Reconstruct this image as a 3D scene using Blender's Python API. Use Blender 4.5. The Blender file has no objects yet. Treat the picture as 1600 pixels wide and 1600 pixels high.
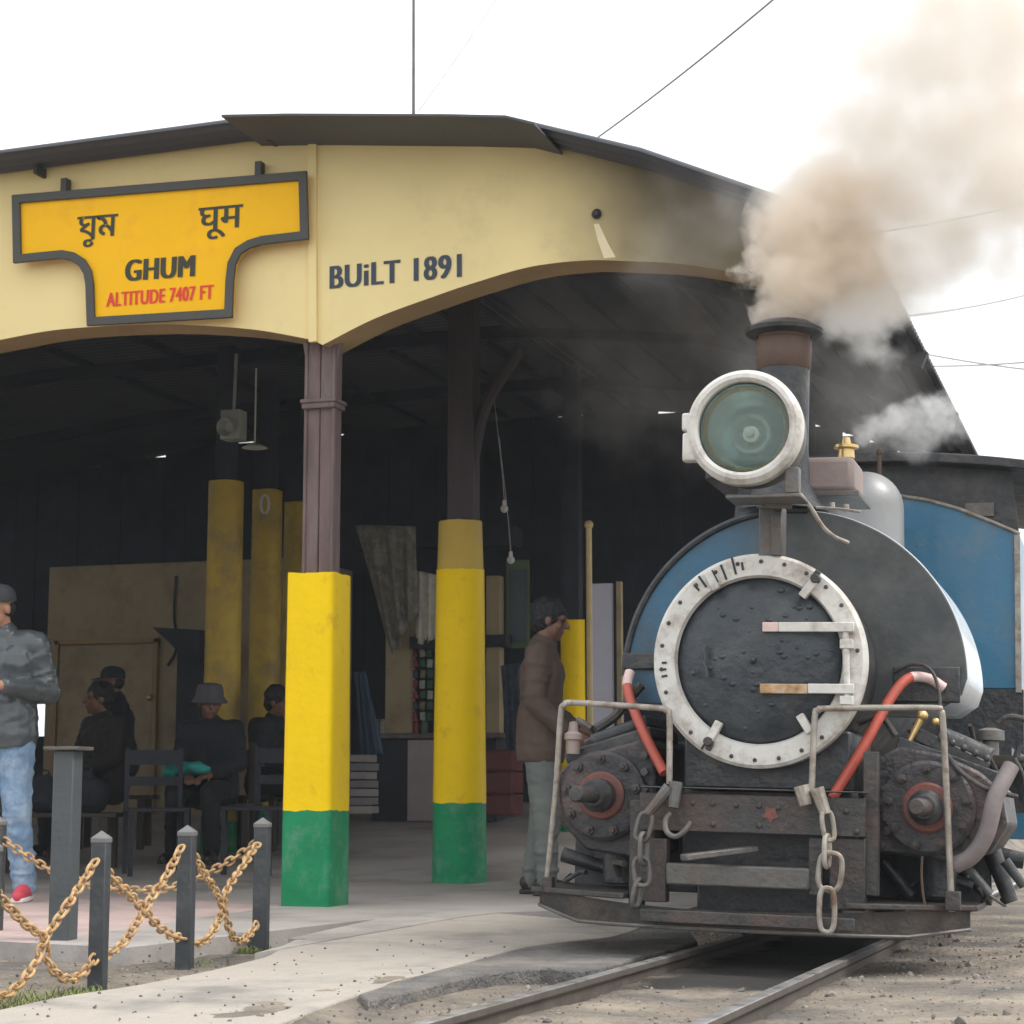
import bpy, bmesh, math, random
from mathutils import Vector, Matrix, noise as mnoise

V = Vector
C = bpy.context.scene.collection
sc = bpy.context.scene
rnd = random.Random(7)
R = math.radians

HAZE = .0009                                # density of the smoky air, per metre
# ------------------------------------------------------------------ camera
CAM = V((0.0, 0.0, 0.66)); YAW = R(18.0); PITCH = R(7.97); FPX = 3000.0
cd = bpy.data.cameras.new('camera'); cam = bpy.data.objects.new('camera', cd); C.objects.link(cam)
cam.location = CAM; cam.rotation_euler = (R(90) + PITCH, 0, YAW)
cd.sensor_width = 36; cd.lens = 36 * FPX / 1600; cd.clip_start = 0.05; cd.clip_end = 3000
sc.camera = cam
cd.dof.use_dof = True; cd.dof.focus_distance = 7.2; cd.dof.aperture_fstop = 9.0

# ------------------------------------------------------------------ sky, sun, exposure
SUN_EL, SUN_AZ = R(54), R(88)          # azimuth: where the sun stands, clockwise from +Y
w = bpy.data.worlds.new('World'); sc.world = w; w.use_nodes = True
nt = w.node_tree; bg = nt.nodes['Background']
sky = nt.nodes.new('ShaderNodeTexSky'); sky.sky_type = 'NISHITA'; sky.sun_disc = False
sky.sun_elevation = SUN_EL; sky.sun_rotation = SUN_AZ; sky.dust_density = 6; sky.air_density = 1.2
mx = nt.nodes.new('ShaderNodeMixRGB'); mx.inputs[0].default_value = 0.88
mx.inputs[2].default_value = (8.9, 9.1, 9.25, 1)      # closed cloud cover over the blue
nt.links.new(sky.outputs[0], mx.inputs[1]); nt.links.new(mx.outputs[0], bg.inputs[0])
bg.inputs[1].default_value = 0.12
sl = bpy.data.lights.new('sun', 'SUN'); sun = bpy.data.objects.new('sun', sl); C.objects.link(sun)
sl.energy = 1.5; sl.angle = R(25); sl.color = (1, .965, .91)
sd = V((math.sin(SUN_AZ) * math.cos(SUN_EL), math.cos(SUN_AZ) * math.cos(SUN_EL), math.sin(SUN_EL)))
sun.rotation_euler = sd.to_track_quat('Z', 'Y').to_euler()
sc.view_settings.view_transform = 'Standard'; sc.view_settings.look = 'None'
sc.view_settings.exposure = 0.64; sc.view_settings.gamma = 1
sc.render.engine = 'CYCLES'
cy = sc.cycles; cy.max_bounces = 12; cy.diffuse_bounces = 4; cy.glossy_bounces = 3; cy.transmission_bounces = 4
cy.transparent_max_bounces = 8; cy.volume_bounces = 10; cy.volume_step_rate = 1.0; cy.volume_max_steps = 256
cy.use_denoising = True; cy.sample_clamp_indirect = 6
sc.render.film_transparent = False

# ------------------------------------------------------------------ helpers
_F = V((-math.sin(YAW) * math.cos(PITCH), math.cos(YAW) * math.cos(PITCH), math.sin(PITCH)))
_R = V((math.cos(YAW), math.sin(YAW), 0)); _U = _R.cross(_F)
def ray(px, py): return _F + _R * ((px - 800) / FPX) + _U * ((800 - py) / FPX)
def at(px, py, X=None, Y=None, Z=None, d=None):
    """world point seen at a photo pixel, on a plane of the place"""
    r = ray(px, py)
    if X is not None: t = (X - CAM.x) / r.x
    elif Y is not None: t = (Y - CAM.y) / r.y
    elif Z is not None: t = (Z - CAM.z) / r.z
    else: t = d
    return CAM + r * t
def at_plane(px, py, p0, n):
    r = ray(px, py); return CAM + r * ((p0 - CAM).dot(n) / r.dot(n))

def ins(n, k):
    return n.inputs[k]
def mat(name, col, rough=.6, metal=0., var=.2, scale=4., bump=.15, bscale=45., dirt=None, damt=.35, dscale=2.5,
        coat=0., spec=.5, streak=False, rvar=.12, detail=6):
    m = bpy.data.materials.new(name); m.use_nodes = True
    t = m.node_tree; L = t.links.new; b = t.nodes['Principled BSDF']
    tc = t.nodes.new('ShaderNodeTexCoord'); mp = t.nodes.new('ShaderNodeMapping'); L(tc.outputs['Object'], mp.inputs[0])
    if streak: mp.inputs['Scale'].default_value = (1, 1, .18)
    n1 = t.nodes.new('ShaderNodeTexNoise'); n1.inputs['Scale'].default_value = scale; n1.inputs['Detail'].default_value = detail
    n1.inputs['Roughness'].default_value = .62
    L(mp.outputs[0], n1.inputs['Vector'])
    rp = t.nodes.new('ShaderNodeValToRGB'); c = V(col[:3])
    rp.color_ramp.elements[0].position = .3; rp.color_ramp.elements[1].position = .7
    rp.color_ramp.elements[0].color = (*[max(0, x * (1 - var)) for x in c], 1)
    rp.color_ramp.elements[1].color = (*[min(1, x * (1 + var)) for x in c], 1)
    L(n1.outputs['Fac'], rp.inputs[0]); out = rp.outputs[0]
    if dirt:
        n2 = t.nodes.new('ShaderNodeTexNoise'); n2.inputs['Scale'].default_value = dscale; n2.inputs['Detail'].default_value = 9
        n2.inputs['Roughness'].default_value = .7
        L(mp.outputs[0], n2.inputs['Vector'])
        r2 = t.nodes.new('ShaderNodeValToRGB'); r2.color_ramp.elements[0].position = .62 - damt * .45
        r2.color_ramp.elements[1].position = .78 - damt * .3
        L(n2.outputs['Fac'], r2.inputs[0])
        mm = t.nodes.new('ShaderNodeMixRGB'); L(r2.outputs[0], mm.inputs[0]); L(out, mm.inputs[1]); mm.inputs[2].default_value = (*dirt, 1)
        out = mm.outputs[0]
    L(out, b.inputs['Base Color'])
    b.inputs['Metallic'].default_value = metal; b.inputs['Specular IOR Level'].default_value = spec
    b.inputs['Coat Weight'].default_value = coat
    if rvar:
        mr = t.nodes.new('ShaderNodeMapRange'); mr.inputs[3].default_value = max(0.03, rough - rvar); mr.inputs[4].default_value = min(1, rough + rvar)
        mr.inputs[1].default_value = .3; mr.inputs[2].default_value = .7
        L(n1.outputs['Fac'], mr.inputs[0]); L(mr.outputs[0], b.inputs['Roughness'])
    else: b.inputs['Roughness'].default_value = rough
    if bump:
        n3 = t.nodes.new('ShaderNodeTexNoise'); n3.inputs['Scale'].default_value = bscale; n3.inputs['Detail'].default_value = 5
        L(mp.outputs[0], n3.inputs['Vector'])
        bp = t.nodes.new('ShaderNodeBump'); bp.inputs['Strength'].default_value = bump; bp.inputs['Distance'].default_value = .02
        L(n3.outputs['Fac'], bp.inputs['Height']); L(bp.outputs[0], b.inputs['Normal'])
    return m

class MB:
    """collects shapes into one mesh"""
    def __init__(s): s.v = []; s.f = []; s.mi = []
    def add(s, vs, fs, mi=0):
        o = len(s.v); s.v += [V(v) for v in vs]; s.f += [tuple(i + o for i in f) for f in fs]; s.mi += [mi] * len(fs); return s
    def box(s, c, d, mi=0, rot=None):
        c = V(c); x, y, z = d[0] / 2, d[1] / 2, d[2] / 2
        vs = [V((i * x, j * y, k * z)) for i in (-1, 1) for j in (-1, 1) for k in (-1, 1)]
        if rot is not None: vs = [rot @ v for v in vs]
        return s.add([v + c for v in vs], [(0, 1, 3, 2), (4, 6, 7, 5), (0, 4, 5, 1), (2, 3, 7, 6), (0, 2, 6, 4), (1, 5, 7, 3)], mi)
    def beam(s, p0, p1, wd, ht, mi=0, up=V((0, 0, 1))):
        p0, p1 = V(p0), V(p1); d = (p1 - p0); L = d.length; y = d.normalized(); x = y.cross(up)
        if x.length < 1e-4: x = V((1, 0, 0))
        x.normalize(); z = x.cross(y)
        return s.box((p0 + p1) / 2, (wd, L, ht), mi, Matrix((x, y, z)).transposed())
    def lathe(s, prof, o=(0, 0, 0), axis=(0, 0, 1), n=32, mi=0, cap0=True, cap1=True, a0=0., a1=math.tau):
        o = V(o); a = V(axis).normalized(); x = a.orthogonal().normalized(); y = a.cross(x)
        full = abs(a1 - a0 - math.tau) < 1e-6; cols = n if full else n + 1
        vs = []
        for r, h in prof:
            for i in range(cols):
                t = a0 + (a1 - a0) * i / n
                vs.append(o + a * h + (x * math.cos(t) + y * math.sin(t)) * r)
        fs = []
        for k in range(len(prof) - 1):
            for i in range(n):
                j = (i + 1) % cols
                fs.append((k * cols + i, k * cols + j, (k + 1) * cols + j, (k + 1) * cols + i))
        if full and cap0 and prof[0][0] > 1e-5: fs.append(tuple(range(cols))[::-1])
        if full and cap1 and prof[-1][0] > 1e-5: fs.append(tuple((len(prof) - 1) * cols + i for i in range(cols)))
        return s.add(vs, fs, mi)
    def cyl(s, p0, p1, r0, r1=None, n=20, mi=0):
        p0, p1 = V(p0), V(p1); r1 = r0 if r1 is None else r1
        return s.lathe([(r0, 0), (r1, (p1 - p0).length)], p0, p1 - p0, n, mi)
    def ring(s, c, axis, ro, ri, th, n=48, mi=0):
        return s.lathe([(ri, 0), (ro, 0), (ro, th), (ri, th), (ri, 0)], c, axis, n, mi, False, False)
    def sph(s, c, r, n=16, m=10, mi=0, rot=None):
        c = V(c); r = V((r, r, r)) if isinstance(r, (int, float)) else V(r)
        vs = []; fs = []
        for k in range(m + 1):
            ph = math.pi * k / m
            for i in range(n):
                t = math.tau * i / n
                q = V((r.x * math.sin(ph) * math.cos(t), r.y * math.sin(ph) * math.sin(t), r.z * math.cos(ph)))
                vs.append(c + (rot @ q if rot is not None else q))
        for k in range(m):
            for i in range(n):
                j = (i + 1) % n; fs.append((k * n + i, (k + 1) * n + i, (k + 1) * n + j, k * n + j))
        return s.add(vs, fs, mi)
    def cap(s, p0, p1, r0, r1, n=14, mi=0):
        """tapered limb with round ends"""
        s.sph(p0, r0, n, 8, mi); s.sph(p1, r1, n, 8, mi); return s.cyl(p0, p1, r0, r1, n, mi)
    def tube(s, path, r, n=10, closed=False, mi=0, mis=None):
        P = [V(p) for p in path]; N = len(P); rs = r if isinstance(r, (list, tuple)) else [r] * N
        T = []
        for i in range(N):
            a = P[i - 1] if (i > 0 or closed) else P[i]; b = P[(i + 1) % N] if (i < N - 1 or closed) else P[i]
            T.append((b - a).normalized())
        x = T[0].orthogonal().normalized(); vs = []
        for i in range(N):
            x = (x - T[i] * x.dot(T[i]))
            x = x.normalized() if x.length > 1e-6 else T[i].orthogonal().normalized()
            y = T[i].cross(x)
            vs += [P[i] + (x * math.cos(math.tau * k / n) + y * math.sin(math.tau * k / n)) * rs[i] for k in range(n)]
        o = len(s.v); s.v += vs
        for i in range(N if closed else N - 1):
            j = (i + 1) % N
            for k in range(n):
                l = (k + 1) % n
                s.f.append((o + i * n + k, o + i * n + l, o + j * n + l, o + j * n + k)); s.mi.append(mis[i] if mis else mi)
        if not closed:
            s.f.append(tuple(o + k for k in range(n))[::-1]); s.mi.append(mis[0] if mis else mi)
            s.f.append(tuple(o + (N - 1) * n + k for k in range(n))); s.mi.append(mis[-1] if mis else mi)
        return s
    def prism(s, poly, off, mi=0, mi_side=None):
        n = len(poly); off = V(off); p = [V(q) for q in poly]
        s.add(p + [q + off for q in p], [tuple(range(n))[::-1], tuple(range(n, 2 * n))], mi)
        o = len(s.v) - 2 * n
        for i in range(n):
            j = (i + 1) % n; s.f.append((o + i, o + j, o + n + j, o + n + i)); s.mi.append(mi if mi_side is None else mi_side)
        return s
    def build(s, name, mats, parent=None, bevel=0., sharp=35, world=True, origin=None, subdiv=0):
        me = bpy.data.meshes.new(name)
        vs = s.v
        if parent is not None and world:
            inv = chain(parent).inverted(); vs = [inv @ v for v in vs]
        elif origin is not None: vs = [v - V(origin) for v in vs]
        me.from_pydata([tuple(v) for v in vs], [], s.f)
        mats = mats if isinstance(mats, (list, tuple)) else [mats]
        for m in mats: me.materials.append(m)
        me.polygons.foreach_set('material_index', s.mi)
        bm = bmesh.new(); bm.from_mesh(me); bmesh.ops.remove_doubles(bm, verts=bm.verts, dist=1e-6)
        bmesh.ops.recalc_face_normals(bm, faces=bm.faces); bm.to_mesh(me); bm.free()
        me.polygons.foreach_set('use_smooth', [True] * len(me.polygons)); me.set_sharp_from_angle(angle=R(sharp))
        o = bpy.data.objects.new(name, me); C.objects.link(o)
        if parent is not None: o.parent = parent
        elif origin is not None: o.location = origin
        if bevel:
            b = o.modifiers.new('bevel', 'BEVEL'); b.width = bevel; b.segments = 2; b.limit_method = 'ANGLE'; b.angle_limit = R(40)
            b.use_clamp_overlap = True
        if subdiv:
            d = o.modifiers.new('sub', 'SUBSURF'); d.levels = d.render_levels = subdiv
        return o
def chain(o):
    m = Matrix()
    while o is not None: m = o.matrix_basis @ m; o = o.parent
    return m
def tag(o, label=None, cat=None, group=None, kind=None):
    if label: o['label'] = label
    if cat: o['category'] = cat
    if group: o['group'] = group
    if kind: o['kind'] = kind
    return o
def thing(name, label, cat, loc=(0, 0, 0), rotz=0, group=None):
    o = bpy.data.objects.new(name, None); C.objects.link(o); o.empty_display_size = .2
    o.location = loc; o.rotation_euler = (0, 0, rotz); return tag(o, label, cat, group)
def copy_tree(o, parent=None):
    c = o.copy(); C.objects.link(c); c.parent = parent
    for ch in list(o.children): copy_tree(ch, c)
    return c
def smooth_path(pts, k=8):
    """Catmull-Rom through the points"""
    P = [V(p) for p in pts]; P = [P[0] * 2 - P[1]] + P + [P[-1] * 2 - P[-2]]; out = []
    for i in range(1, len(P) - 2):
        a, b, c, d = P[i - 1:i + 3]
        for j in range(k):
            t = j / k
            out.append(.5 * ((2 * b) + (c - a) * t + (2 * a - 5 * b + 4 * c - d) * t * t + (3 * b - a - 3 * c + d) * t ** 3))
    return out + [P[-2]]
def text_mesh(body, p0, p1, h, mats, name, parent, nrm=V((0, -1, 0)), bold=0., space=1.):
    """lettering from baseline-left p0 to baseline-right p1, h = height, lying on the surface"""
    cu = bpy.data.curves.new('txt', 'FONT'); cu.body = body; cu.extrude = 0.0; cu.space_character = space
    to = bpy.data.objects.new('txt', cu); C.objects.link(to); bpy.context.view_layer.update()
    dg = bpy.context.evaluated_depsgraph_get(); me = bpy.data.meshes.new_from_object(to.evaluated_get(dg))
    bpy.data.objects.remove(to); bpy.data.curves.remove(cu)
    xs = [v.co.x for v in me.vertices]; ys = [v.co.y for v in me.vertices]
    x0, x1, y0, y1 = min(xs), max(xs), min(ys), max(ys)
    p0, p1 = V(p0), V(p1); ex = (p1 - p0); Wd = ex.length; ex.normalize(); ez = nrm.cross(ex) * -1
    if ez.z < 0: ez = -ez
    mb = MB(); fs = [tuple(p.vertices) for p in me.polygons]
    shifts = [0.] if not bold else [-bold, -bold / 3, bold / 3, bold]
    for k, sft in enumerate(shifts):
        vs = [p0 + ex * ((v.co.x - x0) / (x1 - x0) * (Wd - 2 * bold) + bold + sft) + ez * ((v.co.y - y0) / (y1 - y0) * h) + nrm * (.003 + .0003 * k) for v in me.vertices]
        mb.add(vs, fs)
    bpy.data.meshes.remove(me)
    return mb.build(name, mats, parent)
def remesh(mb, vox, smooth=6):
    """one continuous skin over overlapping blobs"""
    me = bpy.data.meshes.new('tmp'); me.from_pydata([tuple(v) for v in mb.v], [], mb.f)
    o = bpy.data.objects.new('tmp', me); C.objects.link(o)
    r = o.modifiers.new('r', 'REMESH'); r.mode = 'VOXEL'; r.voxel_size = vox
    if smooth:
        s = o.modifiers.new('s', 'SMOOTH'); s.iterations = smooth; s.factor = .5
    bpy.context.view_layer.update()
    e = o.evaluated_get(bpy.context.evaluated_depsgraph_get()); me2 = bpy.data.meshes.new_from_object(e)
    bpy.data.objects.remove(o); bpy.data.meshes.remove(me)
    return me2
def link_mesh(name, me, m, parent=None):
    me.name = name; me.materials.clear(); me.materials.append(m)
    me.polygons.foreach_set('use_smooth', [True] * len(me.polygons))
    o = bpy.data.objects.new(name, me); C.objects.link(o); o.parent = parent; return o

# ------------------------------------------------------------------ materials
M = {}
M['dirt'] = mat('dirt', (.255, .215, .170), .95, var=.4, scale=2.3, bump=1., bscale=38, dirt=(.095, .088, .082), damt=.42, dscale=1.5, detail=10)
M['path'] = mat('path_concrete', (.44, .395, .345), .9, var=.17, scale=1.6, bump=.4, bscale=70, dirt=(.235, .218, .20), damt=.40, dscale=1.6, detail=10)
M['floor'] = mat('floor_concrete', (.40, .37, .35), .75, var=.16, scale=1.2, bump=.15, bscale=50, dirt=(.22, .20, .19), damt=.3, dscale=1.0)
M['tile'] = mat('pink_tile', (.50, .375, .355), .8, var=.12, scale=3, bump=.1, dirt=(.33, .28, .26), damt=.3)
M['asphalt'] = mat('old_asphalt', (.125, .122, .12), .92, var=.35, scale=6, bump=.9, bscale=60, dirt=(.25, .225, .20), damt=.38, dscale=2.4, detail=10)
M['fascia'] = mat('cream_paint', (.80, .655, .325), .62, var=.06, scale=1.1, bump=.05, bscale=14, dirt=(.68, .545, .27), damt=.16, dscale=1.6, detail=9, spec=.2)
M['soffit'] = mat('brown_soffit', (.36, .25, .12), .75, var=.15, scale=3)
M['roof'] = mat('dark_roof', (.062, .068, .080), .6, var=.3, scale=2, bump=.15, dirt=(.075, .072, .075), damt=.25)
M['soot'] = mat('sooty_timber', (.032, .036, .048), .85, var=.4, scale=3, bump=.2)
M['timber'] = mat('purple_timber', (.125, .082, .082), .72, var=.35, scale=9, bump=.4, bscale=30, streak=True, dirt=(.19, .155, .14), damt=.4, dscale=6)
M['darkwood'] = mat('sooty_purple_timber', (.050, .038, .042), .75, var=.35, scale=9, bump=.4, streak=True)
M['yellow'] = mat('yellow_paint', (.86, .585, .004), .5, var=.06, scale=2.2, bump=.22, bscale=22, dirt=(.62, .38, .02), damt=.13, dscale=6, spec=.15)
M['yellow_muted'] = mat('muted_yellow', (.50, .335, .035), .6, var=.18, scale=2.2, bump=.2, bscale=18, dirt=(.28, .20, .06), damt=.35, dscale=3)  # duller, browner yellow for the three deeper pillars
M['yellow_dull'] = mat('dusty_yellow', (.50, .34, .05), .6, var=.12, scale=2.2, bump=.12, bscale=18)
M['green'] = mat('green_paint', (.012, .225, .095), .5, var=.18, scale=5, bump=.22, bscale=22, dirt=(.12, .27, .18), damt=.28, dscale=6, spec=.2)
M['beige'] = mat('beige_wall', (.37, .295, .18), .8, var=.1, scale=1.5, bump=.08, dirt=(.24, .18, .11), damt=.28)
M['sign'] = mat('sign_yellow', (.92, .50, .010), .45, var=.05, scale=1.5, bump=.03, dirt=(.80, .38, .03), damt=.22, dscale=1.8, spec=.12)
M['signframe'] = mat('sign_frame', (.055, .055, .05), .6, var=.25)
M['ink'] = mat('black_lettering', (.022, .025, .03), .6, var=.2, bump=0)
M['inkgreen'] = mat('dark_green_lettering', (.03, .033, .018), .6, var=.2, bump=0)
M['inkblue'] = mat('navy_lettering', (.035, .05, .075), .65, var=.35, scale=12, bump=0)
M['red_ink'] = mat('red_lettering', (.72, .035, .018), .6, var=.15, bump=0)
M['rust'] = mat('rusty_chain', (.55, .37, .19), .75, var=.35, scale=30, bump=.3, dirt=(.30, .14, .05), damt=.38, dscale=25)
M['post'] = mat('grey_post_paint', (.042, .049, .056), .5, var=.25, scale=8, bump=.1, dirt=(.10, .10, .098), damt=.25, dscale=9)
M['postlight'] = mat('post_tip_highlight', (.15, .152, .15), .6, var=.2)  # highlight on the bollard caps painted as a lighter colour
M['rail'] = mat('rail_steel', (.42, .415, .41), .36, metal=.6, var=.2, scale=9, bump=.1, dirt=(.17, .14, .12), damt=.28, dscale=8)
M['railside'] = mat('rusty_rail_side', (.085, .070, .060), .85, var=.3, scale=9)
M['sleeper'] = mat('sleeper_wood', (.13, .11, .095), .95, var=.4, scale=8, bump=.5)
# locomotive
M['black'] = mat('loco_black', (.026, .029, .034), .42, var=.35, scale=7, bump=.35, bscale=28, dirt=(.075, .07, .066), damt=.34, dscale=6)
M['door'] = mat('tarred_door', (.030, .038, .046), .40, var=.35, scale=9, bump=.42, bscale=24, dirt=(.060, .064, .068), damt=.32, dscale=7)
M['grime'] = mat('grimy_steel', (.055, .053, .052), .55, metal=.25, var=.4, scale=8, bump=.35, dirt=(.10, .066, .056), damt=.34, dscale=6, detail=9)
M['greysteel'] = mat('grey_steel', (.135, .132, .127), .5, metal=.35, var=.3, scale=9, bump=.2, dirt=(.12, .09, .07), damt=.35, dscale=8)
M['white'] = mat('white_loco_paint', (.62, .605, .565), .5, var=.09, scale=8, bump=.12, dirt=(.33, .28, .24), damt=.30, dscale=9)
M['blue'] = mat('loco_blue', (.030, .155, .275), .36, var=.12, scale=2.5, bump=.06, dirt=(.10, .17, .22), damt=.22, dscale=2.2, coat=.2)
M['tankside'] = mat('tank_sky_reflection', (.47, .53, .58), .3, var=.06, scale=3, bump=.05, dirt=(.42, .44, .46), damt=.2, dscale=3, coat=.3)  # reflection of the white sky on the tank painted as pale colour
M['redpaint'] = mat('red_loco_paint', (.235, .060, .042), .55, var=.3, scale=9, bump=.2, dirt=(.075, .055, .052), damt=.5, dscale=9)
M['redpipe'] = mat('red_pipe_paint', (.40, .072, .046), .42, var=.14, scale=12, bump=.1)
M['pinkpipe'] = mat('faded_pink_pipe', (.62, .46, .43), .5, var=.15, scale=12, bump=.1)
M['orange'] = mat('orange_rust', (.40, .24, .12), .75, var=.4, scale=25, dirt=(.52, .44, .33), damt=.4, dscale=14)
M['copper'] = mat('dull_copper', (.105, .066, .050), .6, metal=.3, var=.3, scale=6, bump=.1)
M['brass'] = mat('brass', (.62, .45, .20), .35, metal=.8, var=.15, scale=8, bump=.05)
M['pinkbox'] = mat('dusty_pink_casing', (.30, .235, .215), .6, var=.15, scale=6)
M['silver'] = mat('silver_dome_paint', (.25, .255, .26), .42, metal=.25, var=.12, scale=4, bump=.05, dirt=(.30, .27, .25), damt=.25)
M['reflector'] = mat('lamp_reflector', (.60, .67, .64), .24, metal=.7, var=.05, bump=0, rvar=.03)
M['hose'] = mat('grey_hose', (.20, .17, .17), .6, var=.15, scale=10)
M['tubewhite'] = mat('worn_rail_paint', (.34, .31, .27), .5, metal=.3, var=.3, scale=14, dirt=(.16, .10, .06), damt=.3, dscale=12)
g = bpy.data.materials.new('lamp_glass'); g.use_nodes = True; gt = g.node_tree
gt.nodes.remove(gt.nodes['Principled BSDF'])
tr = gt.nodes.new('ShaderNodeBsdfTransparent'); tr.inputs[0].default_value = (.84, .94, .93, 1)
gl = gt.nodes.new('ShaderNodeBsdfGlossy'); gl.inputs['Roughness'].default_value = .06
fr = gt.nodes.new('ShaderNodeFresnel'); fr.inputs[0].default_value = 1.6
ms = gt.nodes.new('ShaderNodeMixShader'); gt.links.new(fr.outputs[0], ms.inputs[0]); gt.links.new(tr.outputs[0], ms.inputs[1]); gt.links.new(gl.outputs[0], ms.inputs[2])
gt.links.new(ms.outputs[0], gt.nodes['Material Output'].inputs[0]); M['glass'] = g

# cream paint carries soot where engines blow off: darker towards the eave over the track
def soot_fascia(m):
    t = m.node_tree; L = t.links.new; b = t.nodes['Principled BSDF']; src = b.inputs['Base Color'].links[0].from_socket
    tc = t.nodes.new('ShaderNodeTexCoord'); sx = t.nodes.new('ShaderNodeSeparateXYZ'); L(tc.outputs['Object'], sx.inputs[0])
    a = t.nodes.new('ShaderNodeMath'); a.operation = 'MULTIPLY_ADD'; a.inputs[1].default_value = .35; a.inputs[2].default_value = 0.; L(sx.outputs[2], a.inputs[0])
    s = t.nodes.new('ShaderNodeMath'); s.operation = 'MULTIPLY_ADD'; s.inputs[1].default_value = 1.0; L(sx.outputs[0], s.inputs[0]); L(a.outputs[0], s.inputs[2])
    n = t.nodes.new('ShaderNodeTexNoise'); n.inputs['Scale'].default_value = 1.6; n.inputs['Detail'].default_value = 7; L(tc.outputs['Object'], n.inputs['Vector'])
    k = t.nodes.new('ShaderNodeMath'); k.operation = 'MULTIPLY_ADD'; k.inputs[1].default_value = .55; L(n.outputs['Fac'], k.inputs[0]); L(s.outputs[0], k.inputs[2])
    mr = t.nodes.new('ShaderNodeMapRange'); mr.interpolation_type = 'SMOOTHSTEP'; mr.inputs[1].default_value = FX0; mr.inputs[2].default_value = FX1; mr.inputs[4].default_value = .86
    L(k.outputs[0], mr.inputs[0])
    mm = t.nodes.new('ShaderNodeMixRGB'); L(mr.outputs[0], mm.inputs[0]); L(src, mm.inputs[1]); mm.inputs[2].default_value = (.055, .048, .045, 1)
    L(mm.outputs[0], b.inputs['Base Color'])

# ------------------------------------------------------------------ ground
PZ = .03                                   # level of the path and platform
X0 = -1.33                                 # track axis
def tz(y): return -.022 * (max(3.0, min(y, 40.0)) - 8.75)   # the track falls gently away from the camera
def gz(x, y):
    """height of the dirt"""
    z = -.035
    d = abs(x - X0)
    if d < .9: z -= .022 * (1 - (d / .9) ** 4)
    if y < 40: z += tz(y) * max(0, min(1, (x + 2.15) / .42))
    n = mnoise.noise(V((x * 1.3, y * 1.3, 0))) * .016 + mnoise.noise(V((x * 5, y * 5, 3))) * .009 + mnoise.noise(V((x * 16, y * 16, 7))) * .004
    e = (x - X0 + 1.0)                      # a trampled mound along the path side of the track
    z += .048 * math.exp(-((e + .02) / .30) ** 2) * max(0, min(1, (6.75 - y) / .6))
    if y < 8.2: z += .014 * math.exp(-(e / .28) ** 2) * max(0, min(1, (8.2 - y) / 1.0))
    if x > .1: z += .02 * min(1, (x - .1))
    far = max(0, min(1, (math.hypot(x, y) - 25) / 20))
    return (z + n) * (1 - far) - .04 * far
def axis(lo, a, b, hi, step):
    s = [a + step * i for i in range(int((b - a) / step) + 1)]
    l = []; d = step; q = a
    while q > lo: d *= 1.35; q -= d; l.append(q)
    r = []; d = step; q = s[-1]
    while q < hi: d *= 1.35; q += d; r.append(q)
    return l[::-1] + s + r
def engine_shade(m):
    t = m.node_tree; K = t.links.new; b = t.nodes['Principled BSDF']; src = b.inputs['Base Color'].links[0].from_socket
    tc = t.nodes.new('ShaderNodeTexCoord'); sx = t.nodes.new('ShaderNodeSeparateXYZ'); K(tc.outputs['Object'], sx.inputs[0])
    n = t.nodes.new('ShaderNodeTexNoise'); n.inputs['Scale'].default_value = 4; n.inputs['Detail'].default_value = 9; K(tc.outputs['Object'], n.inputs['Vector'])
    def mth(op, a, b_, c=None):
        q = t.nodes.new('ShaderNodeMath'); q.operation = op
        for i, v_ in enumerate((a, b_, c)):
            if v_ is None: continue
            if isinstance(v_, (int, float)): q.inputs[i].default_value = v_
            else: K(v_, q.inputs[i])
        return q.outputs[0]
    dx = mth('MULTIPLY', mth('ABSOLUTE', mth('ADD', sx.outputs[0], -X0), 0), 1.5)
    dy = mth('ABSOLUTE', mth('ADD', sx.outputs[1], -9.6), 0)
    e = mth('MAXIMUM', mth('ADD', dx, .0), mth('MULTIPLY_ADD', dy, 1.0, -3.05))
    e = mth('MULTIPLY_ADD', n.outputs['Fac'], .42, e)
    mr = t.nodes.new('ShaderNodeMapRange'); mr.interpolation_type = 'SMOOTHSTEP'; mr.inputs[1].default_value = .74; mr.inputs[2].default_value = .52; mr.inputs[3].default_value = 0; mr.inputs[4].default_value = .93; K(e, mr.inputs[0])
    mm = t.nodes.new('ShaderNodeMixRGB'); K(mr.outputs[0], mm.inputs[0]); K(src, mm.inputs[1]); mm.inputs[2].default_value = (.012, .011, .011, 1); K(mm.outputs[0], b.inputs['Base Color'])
engine_shade(M['dirt'])                             # shade under the engine painted dark into the ballast
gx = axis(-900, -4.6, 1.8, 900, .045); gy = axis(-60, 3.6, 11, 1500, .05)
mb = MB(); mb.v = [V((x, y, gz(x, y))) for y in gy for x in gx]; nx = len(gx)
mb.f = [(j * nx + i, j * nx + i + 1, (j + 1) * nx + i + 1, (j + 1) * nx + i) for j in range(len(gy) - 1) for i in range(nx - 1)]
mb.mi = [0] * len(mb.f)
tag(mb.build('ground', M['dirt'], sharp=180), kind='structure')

def slab(name, pts, m, z0, z1):
    p = [V((q.x, q.y, z1)) for q in pts]
    return tag(MB().prism(p, (0, 0, z0 - z1)).build(name, m, bevel=.008), kind='structure')
gp = lambda px, py, z=PZ: at(px, py, Z=z)
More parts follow.
